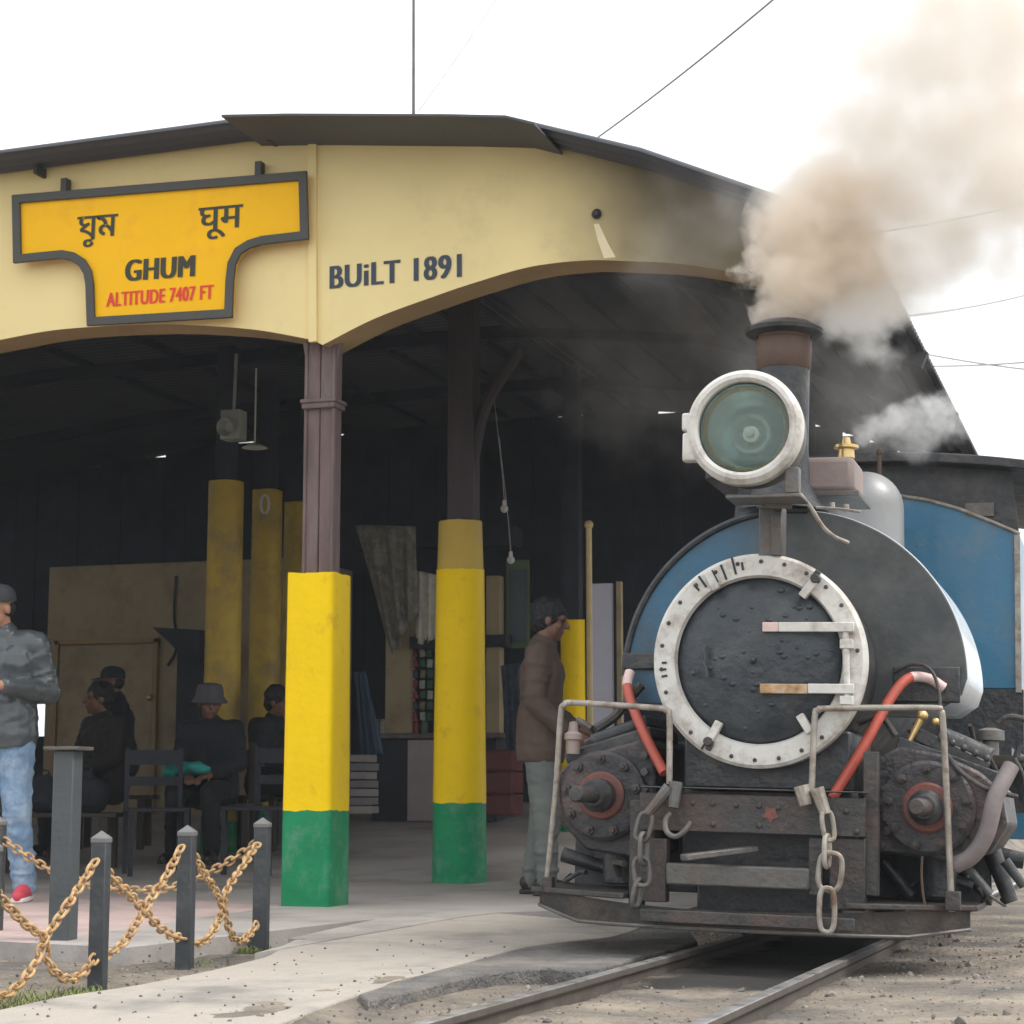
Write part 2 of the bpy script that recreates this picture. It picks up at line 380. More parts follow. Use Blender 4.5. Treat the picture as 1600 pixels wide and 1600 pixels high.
# curved path along the track, as one slab reaching the platform floor
edge_up = [gp(*q) for q in [(-260, 1640), (-120, 1602), (0, 1577), (100, 1556), (200, 1541), (300, 1522), (370, 1506), (420, 1492), (455, 1470), (520, 1452)]]
edge_dn = [gp(*q) for q in [(1010, 1446), (960, 1463), (880, 1472), (810, 1482), (740, 1500), (650, 1524), (560, 1552), (480, 1580), (380, 1622), (250, 1690)]]
slab('path', smooth_path(edge_up, 5) + [gp(760, 1425)] + smooth_path(edge_dn, 5), M['path'], -.12, PZ)
# asphalt strip between path and track dirt
strip = [gp(*q, z=.034) for q in [(1075, 1452), (1010, 1448), (960, 1464), (880, 1473), (810, 1483), (740, 1501), (650, 1525), (560, 1553)]]
strip2 = [gp(*q, z=.034) for q in [(575, 1562), (640, 1548), (700, 1533), (770, 1520), (840, 1512), (900, 1516), (950, 1508), (1010, 1492), (1090, 1470)]]
slab('asphalt_strip', smooth_path(strip, 4) + smooth_path(strip2, 4), M['asphalt'], -.12, .034)

# platform floor: level in front, rising gently to the back of the shed
def fz(y): return PZ + .004 + max(0, y - 11.6) * .082
front = [gp(*q, z=PZ + .004) for q in [(-900, 1425), (-300, 1450), (0, 1471), (200, 1481), (395, 1490), (425, 1484)]]
front += smooth_path([gp(*q, z=PZ + .004) for q in [(440, 1474), (470, 1456), (540, 1440), (640, 1430), (800, 1425), (1010, 1420)]], 4)
fr_x = sorted(front, key=lambda p: p.x)
def fy(x):
    if x <= fr_x[0].x: return fr_x[0].y
    for a, b in zip(fr_x, fr_x[1:]):
        if a.x <= x <= b.x: return a.y + (b.y - a.y) * (x - a.x) / max(1e-6, b.x - a.x)
    return fr_x[-1].y
mb = MB(); xs = [-14 + .08 * i for i in range(int((14 - 2.15) / .08) + 1)]; K = 26
for x in xs:
    y0 = fy(x)
    for k in range(K):
        y = y0 + (17.2 - y0) * (k / (K - 1)); mb.v.append(V((x, y, fz(y))))
n0 = len(mb.v)
mb.v += [V((x, fy(x), -.12)) for x in xs]
for i in range(len(xs) - 1):
    for k in range(K - 1):
        a = i * K + k; mb.f.append((a, a + K, a + K + 1, a + 1)); mb.mi.append(1 if (k < 6 and xs[i] < -4.2) else 0)
    mb.f.append((i * K, (i + 1) * K, n0 + i + 1, n0 + i)); mb.mi.append(0)
e = (len(xs) - 1) * K
mb.v += [V((xs[-1], mb.v[e + k].y, -.12)) for k in range(K)]; n1 = len(mb.v) - K
for k in range(K - 1): mb.f.append((e + k, e + k + 1, n1 + k + 1, n1 + k)); mb.mi.append(0)
tag(mb.build('platform', [M['floor'], M['tile']], sharp=30), kind='structure')

# ------------------------------------------------------------------ railway track
tr_ = thing('railway_track', 'narrow gauge railway track with two worn steel rails in the dirt', 'track', (X0, 7, 0))
def rail_prof(xc):
    h = [(-.022, 0), (.022, 0), (.022, -.020), (.008, -.030), (.008, -.085), (.045, -.098), (.045, -.105), (-.045, -.105), (-.045, -.098), (-.008, -.085), (-.008, -.030), (-.022, -.020)]
    return [(xc + a, b) for a, b in h]
for sx in (-.305, .305):
    mb = MB(); p = [V((X0 + a, 1.5, b + .160)) for a, b in rail_prof(sx)]; mb.prism(p, (0, 26, -.572), 1)
    for i, f in enumerate(mb.f):
        c = sum((mb.v[k] for k in f), V()) / len(f)
        if c.z - (.160 - .022 * (c.y - 1.5)) > -.006 and len(f) == 4: mb.mi[i] = 0
    mb.build('rail', [M['rail'], M['railside']], tr_, bevel=.006)
for k in range(24):
    y = 2.0 + k * .62
    MB().box((X0 + rnd.uniform(-.02, .02), y, -.135 + tz(y)), (1.25, .17, .1), rot=Matrix.Rotation(rnd.uniform(-.03, .03), 3, 'Z')).build('sleeper', M['sleeper'], tr_, bevel=.01)

# loose stones along the track
mb = MB()
ico = bmesh.new(); bmesh.ops.create_icosphere(ico, subdivisions=1, radius=1); iv = [v.co.copy() for v in ico.verts]; ifc = [tuple(v.index for v in f.verts) for f in ico.faces]; ico.free()
def stone(x, y, r):
    q = Matrix.Rotation(rnd.uniform(0, 6), 3, V((rnd.random(), rnd.random(), rnd.random() + .1)).normalized())
    s = V((r * rnd.uniform(.7, 1.3), r * rnd.uniform(.7, 1.3), r * rnd.uniform(.4, .8)))
    c = V((x, y, gz(x, y) + r * .15))
    mb.add([c + q @ V((a.x * s.x, a.y * s.y, a.z * s.z)) * rnd.uniform(.85, 1.15) for a in iv], ifc, rnd.choice((0, 0, 1)))
for k in range(4200):
    y = rnd.uniform(4.2, 9.5); x = rnd.uniform(-2.6, 1.6)
    if abs(abs(x - X0) - .305) < .05 or (abs(x - X0) < .3 and y > 6.3): continue
    big = rnd.random() < .04
    stone(x, y, rnd.uniform(.010, .020) if big else rnd.uniform(.0025, .008))
for k in range(160):
    q = gp(rnd.uniform(0, 900), rnd.uniform(1470, 1600), PZ); r_ = rnd.uniform(.002, .006); mb.add([V((q.x, q.y, PZ + r_ * .3)) + a * r_ * rnd.uniform(.8, 1.2) for a in iv], ifc, 1)
for k in range(500):
    q = gp(rnd.uniform(-40, 420), rnd.uniform(1495, 1580), -.02); stone(q.x, q.y, rnd.uniform(.003, .009))
M['stone'] = mat('pale_stone', (.25, .225, .20), .9, var=.3, scale=9); M['stone2'] = mat('dark_stone', (.13, .118, .108), .9, var=.3, scale=9)
tag(mb.build('gravel', [M['stone'], M['stone2']], sharp=20), 'loose pale and grey stones scattered over the dirt beside the rails', 'gravel', kind='stuff')
# tufts of grass by the bollards
mb = MB()
for (px, py, n, sp) in [(60, 1553, 380, .20), (130, 1545, 150, .07), (385, 1482, 170, .06), (15, 1566, 170, .14), (320, 1505, 24, .07)]:
    c = gp(px, py, -.02)
    for k in range(n):
        x = c.x + rnd.gauss(0, sp * .6); y = c.y + rnd.gauss(0, sp * .45); z = gz(x, y) - .005
        a = rnd.uniform(0, 6.3); h = rnd.uniform(.012, .042); b = V((math.cos(a), math.sin(a), 0)); s = b.cross(V((0, 0, 1))) * rnd.uniform(.0015, .003)
        p = V((x, y, z)); m1 = p + b * h * .3 + V((0, 0, h * .7)); m2 = p + b * h * .8 + V((0, 0, h))
        mb.add([p - s, p + s, m1 + s * .8, m1 - s * .8, m2], [(0, 1, 2, 3), (3, 2, 4)], rnd.choice((0, 1)))
M['grass'] = mat('grass_green', (.15, .20, .06), .8, var=.3, scale=20, bump=0); M['grass2'] = mat('grass_dry', (.24, .27, .09), .8, var=.3, scale=20, bump=0)
tag(mb.build('grass', [M['grass'], M['grass2']]), 'short green grass tufts in the dirt around the bollards', 'grass', kind='stuff')

# ------------------------------------------------------------------ station shed
P1 = gp(491, 1417, PZ + .004); YF = P1.y - .01          # front of the fascia
FX0, FX1 = 2.5, 3.4
st = thing('station_shed', 'cream fronted railway station shed with dark roof, arched fascia and yellow and green pillars', 'station', (P1.x, P1.y, PZ))
on = lambda px, py, y=None: at(px, py, Y=YF if y is None else y)
# fascia board with two arches
arch_l = smooth_path([on(*q) for q in [(-620, 700), (-420, 632), (-200, 572), (0, 531), (101, 514), (236, 507), (320, 509), (405, 516), (488, 531)]], 6)
arch_r = smooth_path([on(*q) for q in [(504, 539), (585, 498), (676, 464), (744, 441), (828, 417), (912, 407), (980, 408), (1060, 412), (1140, 424), (1240, 442), (1345, 470)]], 6)
top = [on(*q) for q in [(1345, 352), (1220, 312), (1000, 238), (820, 196), (790, 190), (400, 192), (0, 262), (-620, 372)]]
mb = MB(); TH = .24
mb.prism(arch_l + arch_r + top, (0, TH, 0), 0, 0)
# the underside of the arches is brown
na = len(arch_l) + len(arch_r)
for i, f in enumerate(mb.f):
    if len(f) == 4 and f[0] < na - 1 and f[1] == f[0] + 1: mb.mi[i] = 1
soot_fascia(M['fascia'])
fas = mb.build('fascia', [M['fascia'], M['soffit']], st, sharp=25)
a, b = on(489, 200, YF - .006), on(490, 536, YF - .006)
MB().beam(b + V((0, 0, .005)), a, .045, .03, up=V((0, 1, 0))).build('trim_strip', M['fascia'], fas)
text_mesh('BUiLT 1891', on(515, 452), on(722, 433), .124, M['inkblue'], 'lettering', fas, bold=.007, space=1.12)
# small lamp hole with a streak below it, and hooks under the roof edge
MB().lathe([(.0, 0), (.022, 0), (.026, .012), (.012, .03), (0, .03)], on(933, 335), (0, -1, 0), 16).build('socket', M['ink'], fas)
M['streak'] = mat('pale_streak', (.74, .64, .42), .7, var=.1, bump=0)
s1 = [on(928, 350), on(936, 350), on(950, 380), on(962, 402), on(944, 404), on(934, 376)]
MB().prism([q + V((0, -.002, 0)) for q in s1], (0, .001, 0)).build('stain', M['streak'], fas)
for (px, py) in [(70, 272), (432, 222), (455, 215)]:
    q = on(px, py); MB().box(q + V((0, -.05, 0)), (.022, .1, .05)).build('bracket', M['signframe'], fas)

# corrugated roof
def sheet(poly, y0, y1, th, amp, per, name, par, m):
    n = int((y1 - y0) / per * 8); P = []
    for a, b in zip(poly, poly[1:]):
        P += [a.lerp(b, t / 4) for t in range(4)]
    P.append(poly[-1]); mb = MB(); k = len(P)
    for j in range(n + 1):
        y = y0 + (y1 - y0) * j / n; dz = amp * math.sin(math.tau * (y - y0) / per)
        for s_ in (0, -th): mb.v += [V((p.x, y, p.z + dz + s_)) for p in P]
    W = 2 * k
    for j in range(n):
        for i in range(k - 1):
            a = j * W + i; mb.f.append((a, a + 1, a + W + 1, a + W)); b = a + k; mb.f.append((b, b + W, b + W + 1, b + 1))
        for i in (0, k - 1):
            a = j * W + i; mb.f.append((a, a + W, a + W + k, a + k))
    for j in (0, n):
        for i in range(k - 1):
            a = j * W + i; mb.f.append((a, a + k, a + k + 1, a + 1))
    mb.mi = [0] * len(mb.f)
    return mb.build(name, m, par, sharp=50)
YR = YF - .30; YB = 17.0
prof = [at(*q, Y=YR) for q in [(-1500, 540), (-620, 322), (0, 236), (350, 189), (440, 184), (790, 183), (1000, 233), (1220, 309), (1348, 353)]]
roof = sheet(prof, YR, YB, .012, .016, .095, 'roof', st, M['roof'])
rp_ = [at(*q, Y=YF - .48) for q in [(346, 179), (450, 177), (700, 178), (790, 180), (835, 191)]]
MB().prism([V((p.x, YF - .48, p.z)) for p in rp_] + [V((p.x, YF - .48, p.z - .012)) for p in rp_[::-1]], (0, 7, 0)).build('ridge_sheet', M['roof'], roof)
# roof timbers
for yy in (YF + .5, YF + 2.4, YF + 4.4, YF + 6.3):
    mb = MB()
    for a, b in zip(prof, prof[1:]): mb.beam(V((a.x, yy, a.z - .07)), V((b.x, yy, b.z - .07)), .07, .1)
    mb.build('rafter', M['soot'], roof)
for px_ in (0.2, .5, .8):
    for a, b in zip(prof[1:], prof[2:]):
        q = a.lerp(b, px_); MB().beam(V((q.x, YF + .26, q.z - .035)), V((q.x, YB - .3, q.z - .035)), .05, .05).build('purlin', M['soot'], roof)
# dark back gable, a sliver short of the roof, boarded
YG = 16.9
def ztop(x):
    for a, b in zip(prof, prof[1:]):
        if a.x <= x <= b.x: return a.z + (b.z - a.z) * (x - a.x) / (b.x - a.x)
    return prof[-1].z if x > prof[-1].x else prof[0].z
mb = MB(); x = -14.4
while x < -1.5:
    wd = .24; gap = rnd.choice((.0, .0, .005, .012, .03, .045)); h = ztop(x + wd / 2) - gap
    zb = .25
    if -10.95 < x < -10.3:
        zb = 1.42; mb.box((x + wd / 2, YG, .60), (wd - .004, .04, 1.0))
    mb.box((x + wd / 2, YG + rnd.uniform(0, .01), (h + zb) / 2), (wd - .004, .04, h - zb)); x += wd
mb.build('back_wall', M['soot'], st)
MB().box((-10.0, YF + .12, 1.35), (5.8, .2, 2.72)).build('light_blocker_front', M['beige'], st)  # unseen wall added left of view to cut light into the shed
MB().box((-12.9, (YF + YG) / 2 + 1, 1.5), (.1, YG - YF - 2, 2.9)).build('light_blocker_side', M['soot'], st)  # unseen wall added to keep the shed interior dark

def pillar(px0, px1, py_base, d=None, bands=(), round_=False, name='pillar', label=None):
    """painted pillar: bands = list of (py_top, py_bottom, material)"""
    pass
def zpix(py, q): return at(800, py, d=(q - CAM).dot(_F)).z
# front square pillar
def sq_pillar(c, wb, wt, z0, z1, m, name, par, round_=False, n=20):
    mb = MB(); K = 14; P = []
    for k in range(K + 1):
        t = k / K; hw = (wb + (wt - wb) * t) / 2; z = z0 + (z1 - z0) * t; row = []
        for i in range(n * 4):
            a = math.tau * (i + .5) / (n * 4)
            cx, sy = math.cos(a), math.sin(a); p_ = 2.2 if round_ else 14
            rr = hw / ((abs(cx) ** p_ + abs(sy) ** p_) ** (1 / p_))
            j = 1 + .012 * mnoise.noise(V((cx * 2 + c.x, sy * 2 + c.y, z * 2.5))) + .004 * mnoise.noise(V((cx * 8, sy * 8, z * 9)))
            zj = .007 * mnoise.noise(V((cx * 2.5 + z0 * 0, sy * 2.5, (round(z, 3)) * 3))) + .003 * mnoise.noise(V((cx * 11, sy * 11, z * 3))) if k in (0, K) and z > .2 else 0
            row.append(V((c.x + cx * rr * j, c.y + sy * rr * j, z + zj)))
        mb.v += row
    N = n * 4
    for k in range(K):
        for i in range(N):
            j = (i + 1) % N; mb.f.append((k * N + i, k * N + j, (k + 1) * N + j, (k + 1) * N + i)); mb.mi.append(0)
    mb.f.append(tuple(K * N + i for i in range(N))); mb.mi.append(0); mb.f.append(tuple(range(N))[::-1]); mb.mi.append(0)
    return mb.build(name, m, par, sharp=60)
c1 = P1 + V((-.056, .135, 0)); zg = zpix(1267, P1); zt = zpix(886, P1); zf = on(500, 538).z + .03
pil = sq_pillar(c1, .272, .268, PZ - .02, zg, M['green'], 'pillar', st)
sq_pillar(c1, .268, .258, zg, zt, M['yellow'], 'painted_casing', pil)
ct = c1 + V((.018, -.015, 0))
mb = MB()
for s in (-1, 1):
    mb.box((ct.x + s * .042, ct.y, (zt + zf) / 2 - .02), (.080, .10, zf - zt + .06))
    mb.box((ct.x + s * .078, ct.y - .045, (zt + zf) / 2 - .02), (.020, .03, zf - zt + .055))
    mb.tube(smooth_path([(ct.x + s * .055, ct.y - .02, zf - .24), (ct.x + s * .062, ct.y - .02, zf - .12), (ct.x + s * .085, ct.y - .02, zf + .02)], 5), .032, 8)
mb.build('post', M['timber'], pil, bevel=.006)
zc = zpix(608, P1)
MB().box((ct.x, ct.y - .005, zc), (.190, .145, .03)).box((ct.x, ct.y - .005, zc + .025), (.204, .158, .022)).build('collar', M['timber'], pil, bevel=.006)
# pillar behind, rounder, with a branching timber head
P2 = gp(712, 1381, PZ + .004); c2 = P2 + V((-.03, .15, 0)); c2.z = fz(c2.y)
zg = zpix(1255, P2); zt = zpix(880, P2); zt2 = zpix(800, P2)
pil = sq_pillar(c2, .335, .325, c2.z - .02, zg, M['green'], 'pillar', st, True)
cas = sq_pillar(c2, .327, .300, zg, zt, M['yellow'], 'painted_casing', pil, True)
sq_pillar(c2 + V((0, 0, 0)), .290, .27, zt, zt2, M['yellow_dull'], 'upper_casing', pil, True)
mb = MB(); zr = ztop(c2.x) - .15
mb.beam(V((c2.x + .02, c2.y, zt2 - .05)), V((c2.x + .02, c2.y, zr)), .17, .15, up=V((0, 1, 0)))
mb.tube(smooth_path([(c2.x + .06, c2.y, zt2 + .12), (c2.x + .085, c2.y, zt2 + .4), (c2.x + .17, c2.y, zt2 + .75), (c2.x + .40, c2.y, zt2 + 1.1)], 6), .042, 8)
mb.build('post', M['darkwood'], pil, bevel=.005)
# three more yellow pillars deeper in the shed and one by the track
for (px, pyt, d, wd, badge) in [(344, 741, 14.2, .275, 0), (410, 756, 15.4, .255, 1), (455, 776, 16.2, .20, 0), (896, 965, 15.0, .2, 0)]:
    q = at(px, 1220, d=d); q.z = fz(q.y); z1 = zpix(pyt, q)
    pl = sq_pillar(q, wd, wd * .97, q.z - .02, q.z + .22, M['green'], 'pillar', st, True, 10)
    sq_pillar(q, wd * .98, wd * .94, q.z + .22, z1, M['yellow_muted'] if px < 500 else M['yellow'], 'painted_casing', pl, True, 10)
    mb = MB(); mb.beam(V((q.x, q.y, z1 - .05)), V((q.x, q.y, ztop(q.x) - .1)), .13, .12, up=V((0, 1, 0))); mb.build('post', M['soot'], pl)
    if badge:
        bq = at(414, 788, d=d - .15)
        MB().tube([bq + V((math.cos(t * .524) * .035, 0, math.sin(t * .524) * .075)) for t in range(12)], .012, 6, True).build('number_plate', M['white'], pl)

# station name board hung on the fascia
yS = YF - .07
sg = thing('station_sign', 'yellow T-shaped station name board lettered GHUM hung on the cream fascia', 'sign', tuple(at(250, 505, Y=yS)))
out = [(24, 309), (478, 272), (481, 372), (412, 380), (392, 386), (376, 396), (367, 414), (364, 440), (362, 494), (141, 507), (139, 446), (136, 428), (128, 414), (114, 405), (98, 402), (26, 409)]
ow = [at(*q, Y=yS) for q in out]
MB().prism(ow, (0, .03, 0)).build('board', M['sign'], sg, bevel=.003)
def inset(P, k_):
    out_ = []; n_ = len(P)
    for i in range(n_):
        e0 = (P[i] - P[i - 1]).normalized(); e1 = (P[(i + 1) % n_] - P[i]).normalized(); n0_ = V((e0.z, 0, -e0.x)); n1_ = V((e1.z, 0, -e1.x))
        bi = (n0_ + n1_).normalized(); out_.append(P[i] + bi * (k_ / max(.4, bi.dot(n0_))))
    return out_
fo, fi = inset(ow, -.012), inset(ow, .036); n_ = len(ow); mb = MB()
if sum((a.x * b.z - b.x * a.z) for a, b in zip(fo, fo[1:] + fo[:1])) ** 2 < sum((a.x * b.z - b.x * a.z) for a, b in zip(fi, fi[1:] + fi[:1])) ** 2: fo, fi = inset(ow, .012), inset(ow, -.036)
F0, B0_ = V((0, -.022, 0)), V((0, -.001, 0))
mb.v = [p + F0 for p in fo] + [p + F0 for p in fi] + [p + B0_ for p in fo] + [p + B0_ for p in fi]
for i in range(n_):
    j = (i + 1) % n_
    mb.f += [(i, j, n_ + j, n_ + i), (2 * n_ + i, 3 * n_ + i, 3 * n_ + j, 2 * n_ + j), (i, 2 * n_ + i, 2 * n_ + j, j), (n_ + i, n_ + j, 3 * n_ + j, 3 * n_ + i)]
mb.mi = [0] * len(mb.f)
mb.build('frame', M['signframe'], sg, bevel=.004)
for px in (98, 402):
    q = at(px, 290 if px < 200 else 264, Y=yS); MB().box(q + V((0, .03, .0)), (.035, .05, .09)).build('hanger', M['signframe'], sg)
sp = lambda px, py: at(px, py, Y=yS)
text_mesh('ঘুম', sp(119, 388), sp(183, 383), .175, M['inkgreen'], 'bengali_lettering', sg, bold=.004)
text_mesh('घूम', sp(309, 376), sp(379, 370), .178, M['inkgreen'], 'hindi_lettering', sg, bold=.004)
text_mesh('GHUM', sp(195, 440), sp(305, 432), .118, M['inkgreen'], 'name_lettering', sg, bold=.009, space=1.1)
text_mesh('ALTITUDE 7407 FT', sp(166, 480), sp(334, 467), .078, M['red_ink'], 'altitude_lettering', sg, bold=.004, space=1.08)

# thin mast and overhead wires
q = at(648, 178, Y=YF + 3.2)
mb = MB(); mb.cyl(V((q.x, q.y, ztop(q.x) - .1)), V((q.x - .02, q.y, q.z + 1.6)), .014, .010, 8)
tag(mb.build('mast', M['greysteel'], origin=(q.x, q.y, ztop(q.x) - .1)), 'thin grey mast standing up from the middle of the shed roof', 'mast')
def wire(p, q, sag, r, label):
    p, q = V(p), V(q); pts = [p.lerp(q, t / 16) + V((0, 0, -sag * 4 * (t / 16) * (1 - t / 16))) for t in range(17)]
    tag(MB().tube(pts, r, 6).build('overhead_wire', WIRE, origin=tuple(p)), label, 'wire', 'overhead wires')
WIRE = mat('grey_wire', (.30, .30, .32), .5)
wire(at(935, 214, Y=YF + 1.5), at(1260, -45, Y=YF - .6), .02, .006, 'thin wire slanting up from the right roof slope into the sky')
wire(at(655, 172, Y=YF + 3), at(800, -40, Y=YF + 5), .02, .0045, 'faint guy wire slanting up beside the roof mast')
wire(at(1300, 372, Y=30), at(1700, 292, Y=34), .1, .012, 'uppermost wire crossing the sky behind the brown smoke')
wire(at(1395, 496, Y=30), at(1700, 433, Y=34), .1, .013, 'wire crossing the sky just below the smoke right of the roof eave')
wire(at(1425, 549, Y=32), at(1700, 586, Y=32), .05, .013, 'lower wire sloping down right from the eave above the engine cab')
wire(at(1430, 572, Y=33), at(1700, 556, Y=30), .05, .013, 'lowest wire rising right from the eave above the engine cab')

# ------------------------------------------------------------------ things inside the shed
dark_cloth = mat('dark_cloth', (.022, .025, .034), .9, var=.3, scale=8, bump=.3, bscale=20)
# cream office block
YO = 15.6
of = thing('station_office', 'plain beige walled office block with a flush door at the back left of the shed', 'office', tuple(at(200, 1320, Y=YO)))
a, b = at(77, 886, Y=YO), at(470, 886, Y=YO)
MB().box(((a.x + b.x) / 2, YO + .6, (a.z + .2) / 2), (b.x - a.x, 1.2, a.z - .2)).build('wall', M['beige'], of, bevel=.01)
d0, d1 = at(96, 1010, Y=YO), at(242, 1010, Y=YO)
dr = MB().box(((d0.x + d1.x) / 2, YO - .015, (d0.z + .3) / 2), (d1.x - d0.x, .03, d0.z - .3)).build('door', M['beige'], of, bevel=.006)
mb = MB()
for x_ in (d0.x - .03, d1.x + .03): mb.box((x_, YO - .02, (d0.z + .35) / 2), (.04, .05, d0.z - .25))
mb.box(((d0.x + d1.x) / 2, YO - .02, d0.z + .035), (d1.x - d0.x + .1, .05, .04)); mb.build('door_frame', M['soffit'], of)
MB().sph(at(234, 1090, Y=YO - .06), .03, 10, 8).build('door_handle', M['brass'], dr)
mb = MB(); mb.tube(smooth_path([at(*q, Y=YO - .02) for q in [(275, 900), (272, 960), (276, 1010), (262, 1040)]], 5), .012, 6); mb.build('cable', M['ink'], of)
q = at(275, 985, Y=YO - .4)
mb = MB(); mb.prism([at(*p, Y=YO - .5) for p in [(238, 980), (312, 984), (312, 1030), (286, 1026), (262, 1002)]], (0, .45, 0)); mb.build('awning', M['soot'], of)
MB().box(at(292, 1090, Y=YO - .3) + V((.06, .1, -.15)), (.25, .35, 1.35)).build('cupboard', M['soot'], of)
# speaker and light under the rafters
q = at(365, 665, d=13)
sk = tag(MB().box(q, (.14, .12, .2)).lathe([(.03, 0), (.06, .07), (.065, .07), (.035, -.005)], q + V((0, -.06, -.02)), (0, -1, -.2), 14).tube([q + V((0, 0, .1)), q + V((0, .02, .5))], .012, 6).build('loudspeaker', mat('dull_grey_plastic', (.30, .32, .28), .6), bevel=.01, origin=tuple(q)),
    'dull grey box loudspeaker hanging from the dark rafters', 'loudspeaker')
q = at(398, 700, d=13)
tag(MB().lathe([(0, .03), (.03, .03), (.09, 0), (.085, 0), (.0, .02)], q, (0, 0, 1), 18).tube([q + V((0, 0, .03)), q + V((0, 0, .55))], .006, 6).build('pendant_lamp', mat('white_enamel', (.55, .55, .5), .5), origin=tuple(q)),
    'small unlit enamel lamp shade hanging beside the loudspeaker', 'lamp')
for i, (px, py, l) in enumerate([(788, 795, 'small bare bulb hanging right of the branching timber pillar'), (798, 875, 'bare bulb on a bent lead above the green framed poster')]):
    q = at(px, py, d=13.5)
    o = tag(MB().sph(q, .028, 12, 8).cyl(q + V((0, 0, .02)), q + V((0, 0, .06)), .015, .012, 10).tube(smooth_path([q + V((0, 0, .06)), q + V((-.02, 0, .3)), q + V((-.12, .1, .9))], 6), .002, 5).build('light_bulb', M['white'], origin=tuple(q)), l, 'bulb', 'bulbs in the shed')
# kiosk
YK = 15.1
k = lambda px, py, y=YK: at(px, py, Y=y)
ks = thing('kiosk', 'small shop kiosk with beige posts and a counter behind the yellow pillars', 'kiosk', tuple(k(660, 1283)))
def pbox(mb, x0, y0, x1, y1, y, dp, mi=0):
    a, b = at(x0, y0, Y=y), at(x1, y1, Y=y); return mb.box(((a.x + b.x) / 2, y + dp / 2, (a.z + b.z) / 2), (abs(b.x - a.x), dp, abs(a.z - b.z)), mi)
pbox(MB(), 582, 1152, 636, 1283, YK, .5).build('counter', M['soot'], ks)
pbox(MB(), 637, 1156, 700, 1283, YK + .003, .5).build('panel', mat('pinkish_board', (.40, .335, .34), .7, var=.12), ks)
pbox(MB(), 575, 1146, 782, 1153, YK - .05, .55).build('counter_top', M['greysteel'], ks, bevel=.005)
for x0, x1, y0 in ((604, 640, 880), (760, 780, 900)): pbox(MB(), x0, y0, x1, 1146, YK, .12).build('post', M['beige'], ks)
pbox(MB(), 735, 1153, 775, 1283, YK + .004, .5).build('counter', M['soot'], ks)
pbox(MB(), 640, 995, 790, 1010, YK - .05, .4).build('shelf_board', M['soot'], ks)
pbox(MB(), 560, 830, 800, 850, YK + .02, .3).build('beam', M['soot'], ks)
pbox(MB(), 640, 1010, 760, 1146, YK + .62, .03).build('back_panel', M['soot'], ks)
cols = [(.22, .03, .04), (.32, .34, .30), (.025, .085, .06), (.18, .16, .07), (.04, .055, .10)]
pk = [mat('packet_' + n_, c_, .35, var=.25, scale=40, bump=.1) for n_, c_ in zip(('red', 'silver', 'green', 'gold', 'blue'), cols)]
for i, (px, l) in enumerate([(648, 'strip of red snack packets hanging at the left kiosk post'), (660, 'strip of silver and green snack packets hanging second from the left kiosk post'), (671, 'strip of green snack packets hanging close to the yellow pillar')]):
    mb = MB(); y0 = 1012
    for j in range(7):
        a = at(px + rnd.uniform(-1, 1), 1020 + j * 16.5, Y=YK + .08)
        mb.box(a, (.05, .02, .072), [(0, 0, 4), (1, 2, 3), (2, 1, 2)][i][j % 3], Matrix.Rotation(rnd.uniform(-.25, .25), 3, 'Y'))
    tag(mb.build('packet_strip', pk, bevel=.008, origin=tuple(at(px, 1140, Y=YK))), l, 'snack packets', 'snack strips in the kiosk')
# draped tarpaulin and clear sheet over the kiosk
def drape(name, pxs, y, m, fold, label, cat):
    (x0, y0), (x1, y1), (x2, y2), (x3, y3) = pxs; mb = MB(); N, K = 28, 14
    for j in range(K + 1):
        for i in range(N + 1):
            s, t = i / N, j / K
            px = (x0 * (1 - s) + x1 * s) * (1 - t) + (x3 * (1 - s) + x2 * s) * t; py = (y0 * (1 - s) + y1 * s) * (1 - t) + (y3 * (1 - s) + y2 * s) * t
            q = at(px, py + 6 * math.sin(s * math.pi * 2.0) * t, Y=y); q.y += fold * (math.sin(s * 19 + t * 2) + .6 * math.sin(s * 41 + t * 5)) * (.3 + t) + .15 * t; mb.v.append(q)
    mb.f = [(j * (N + 1) + i, j * (N + 1) + i + 1, (j + 1) * (N + 1) + i + 1, (j + 1) * (N + 1) + i) for j in range(K) for i in range(N)]; mb.mi = [0] * len(mb.f)
    o = mb.build(name, m, origin=tuple(at((x2 + x3) / 2, (y2 + y3) / 2, Y=y)), sharp=180)
    sd_ = o.modifiers.new('thick', 'SOLIDIFY'); sd_.thickness = .006
    return tag(o, label, cat)
drape('tarpaulin', [(555, 820), (650, 822), (640, 960), (600, 1020)], YK - .4, mat('olive_tarpaulin', (.16, .15, .12), .8, var=.3, scale=10, dirt=(.3, .28, .24), damt=.3, dscale=14), .03, 'olive tarpaulin hanging in folds left of the kiosk post', 'tarpaulin')
drape('plastic_sheet', [(644, 890), (690, 900), (690, 998), (640, 1000)], YK - .2, mat('milky_plastic', (.60, .57, .48), .35, var=.2, scale=14), .025, 'crumpled milky plastic sheet hanging above the kiosk shelf', 'plastic sheet')
drape('jacket_cloth', [(553, 1050), (572, 1050), (584, 1180), (553, 1190)], YK - 2.2, mat('navy_cloth', (.03, .05, .085), .85, var=.3), .02, 'dark blue cloth hanging right behind the front pillar', 'cloth')
drape('hanging_cloth', [(782, 1040), (812, 1036), (812, 1180), (784, 1190)], YK - .3, mat('slate_cloth', (.06, .08, .11), .85, var=.5, scale=14), .02, 'slate blue cloth hanging beside the man in the brown jacket', 'cloth')
mb = MB(); q0 = k(785, 1275, YK - .3)
for i in range(3): mb.box(V((q0.x, q0.y, q0.z + .09 + i * .175)), (.26, .3, .165))
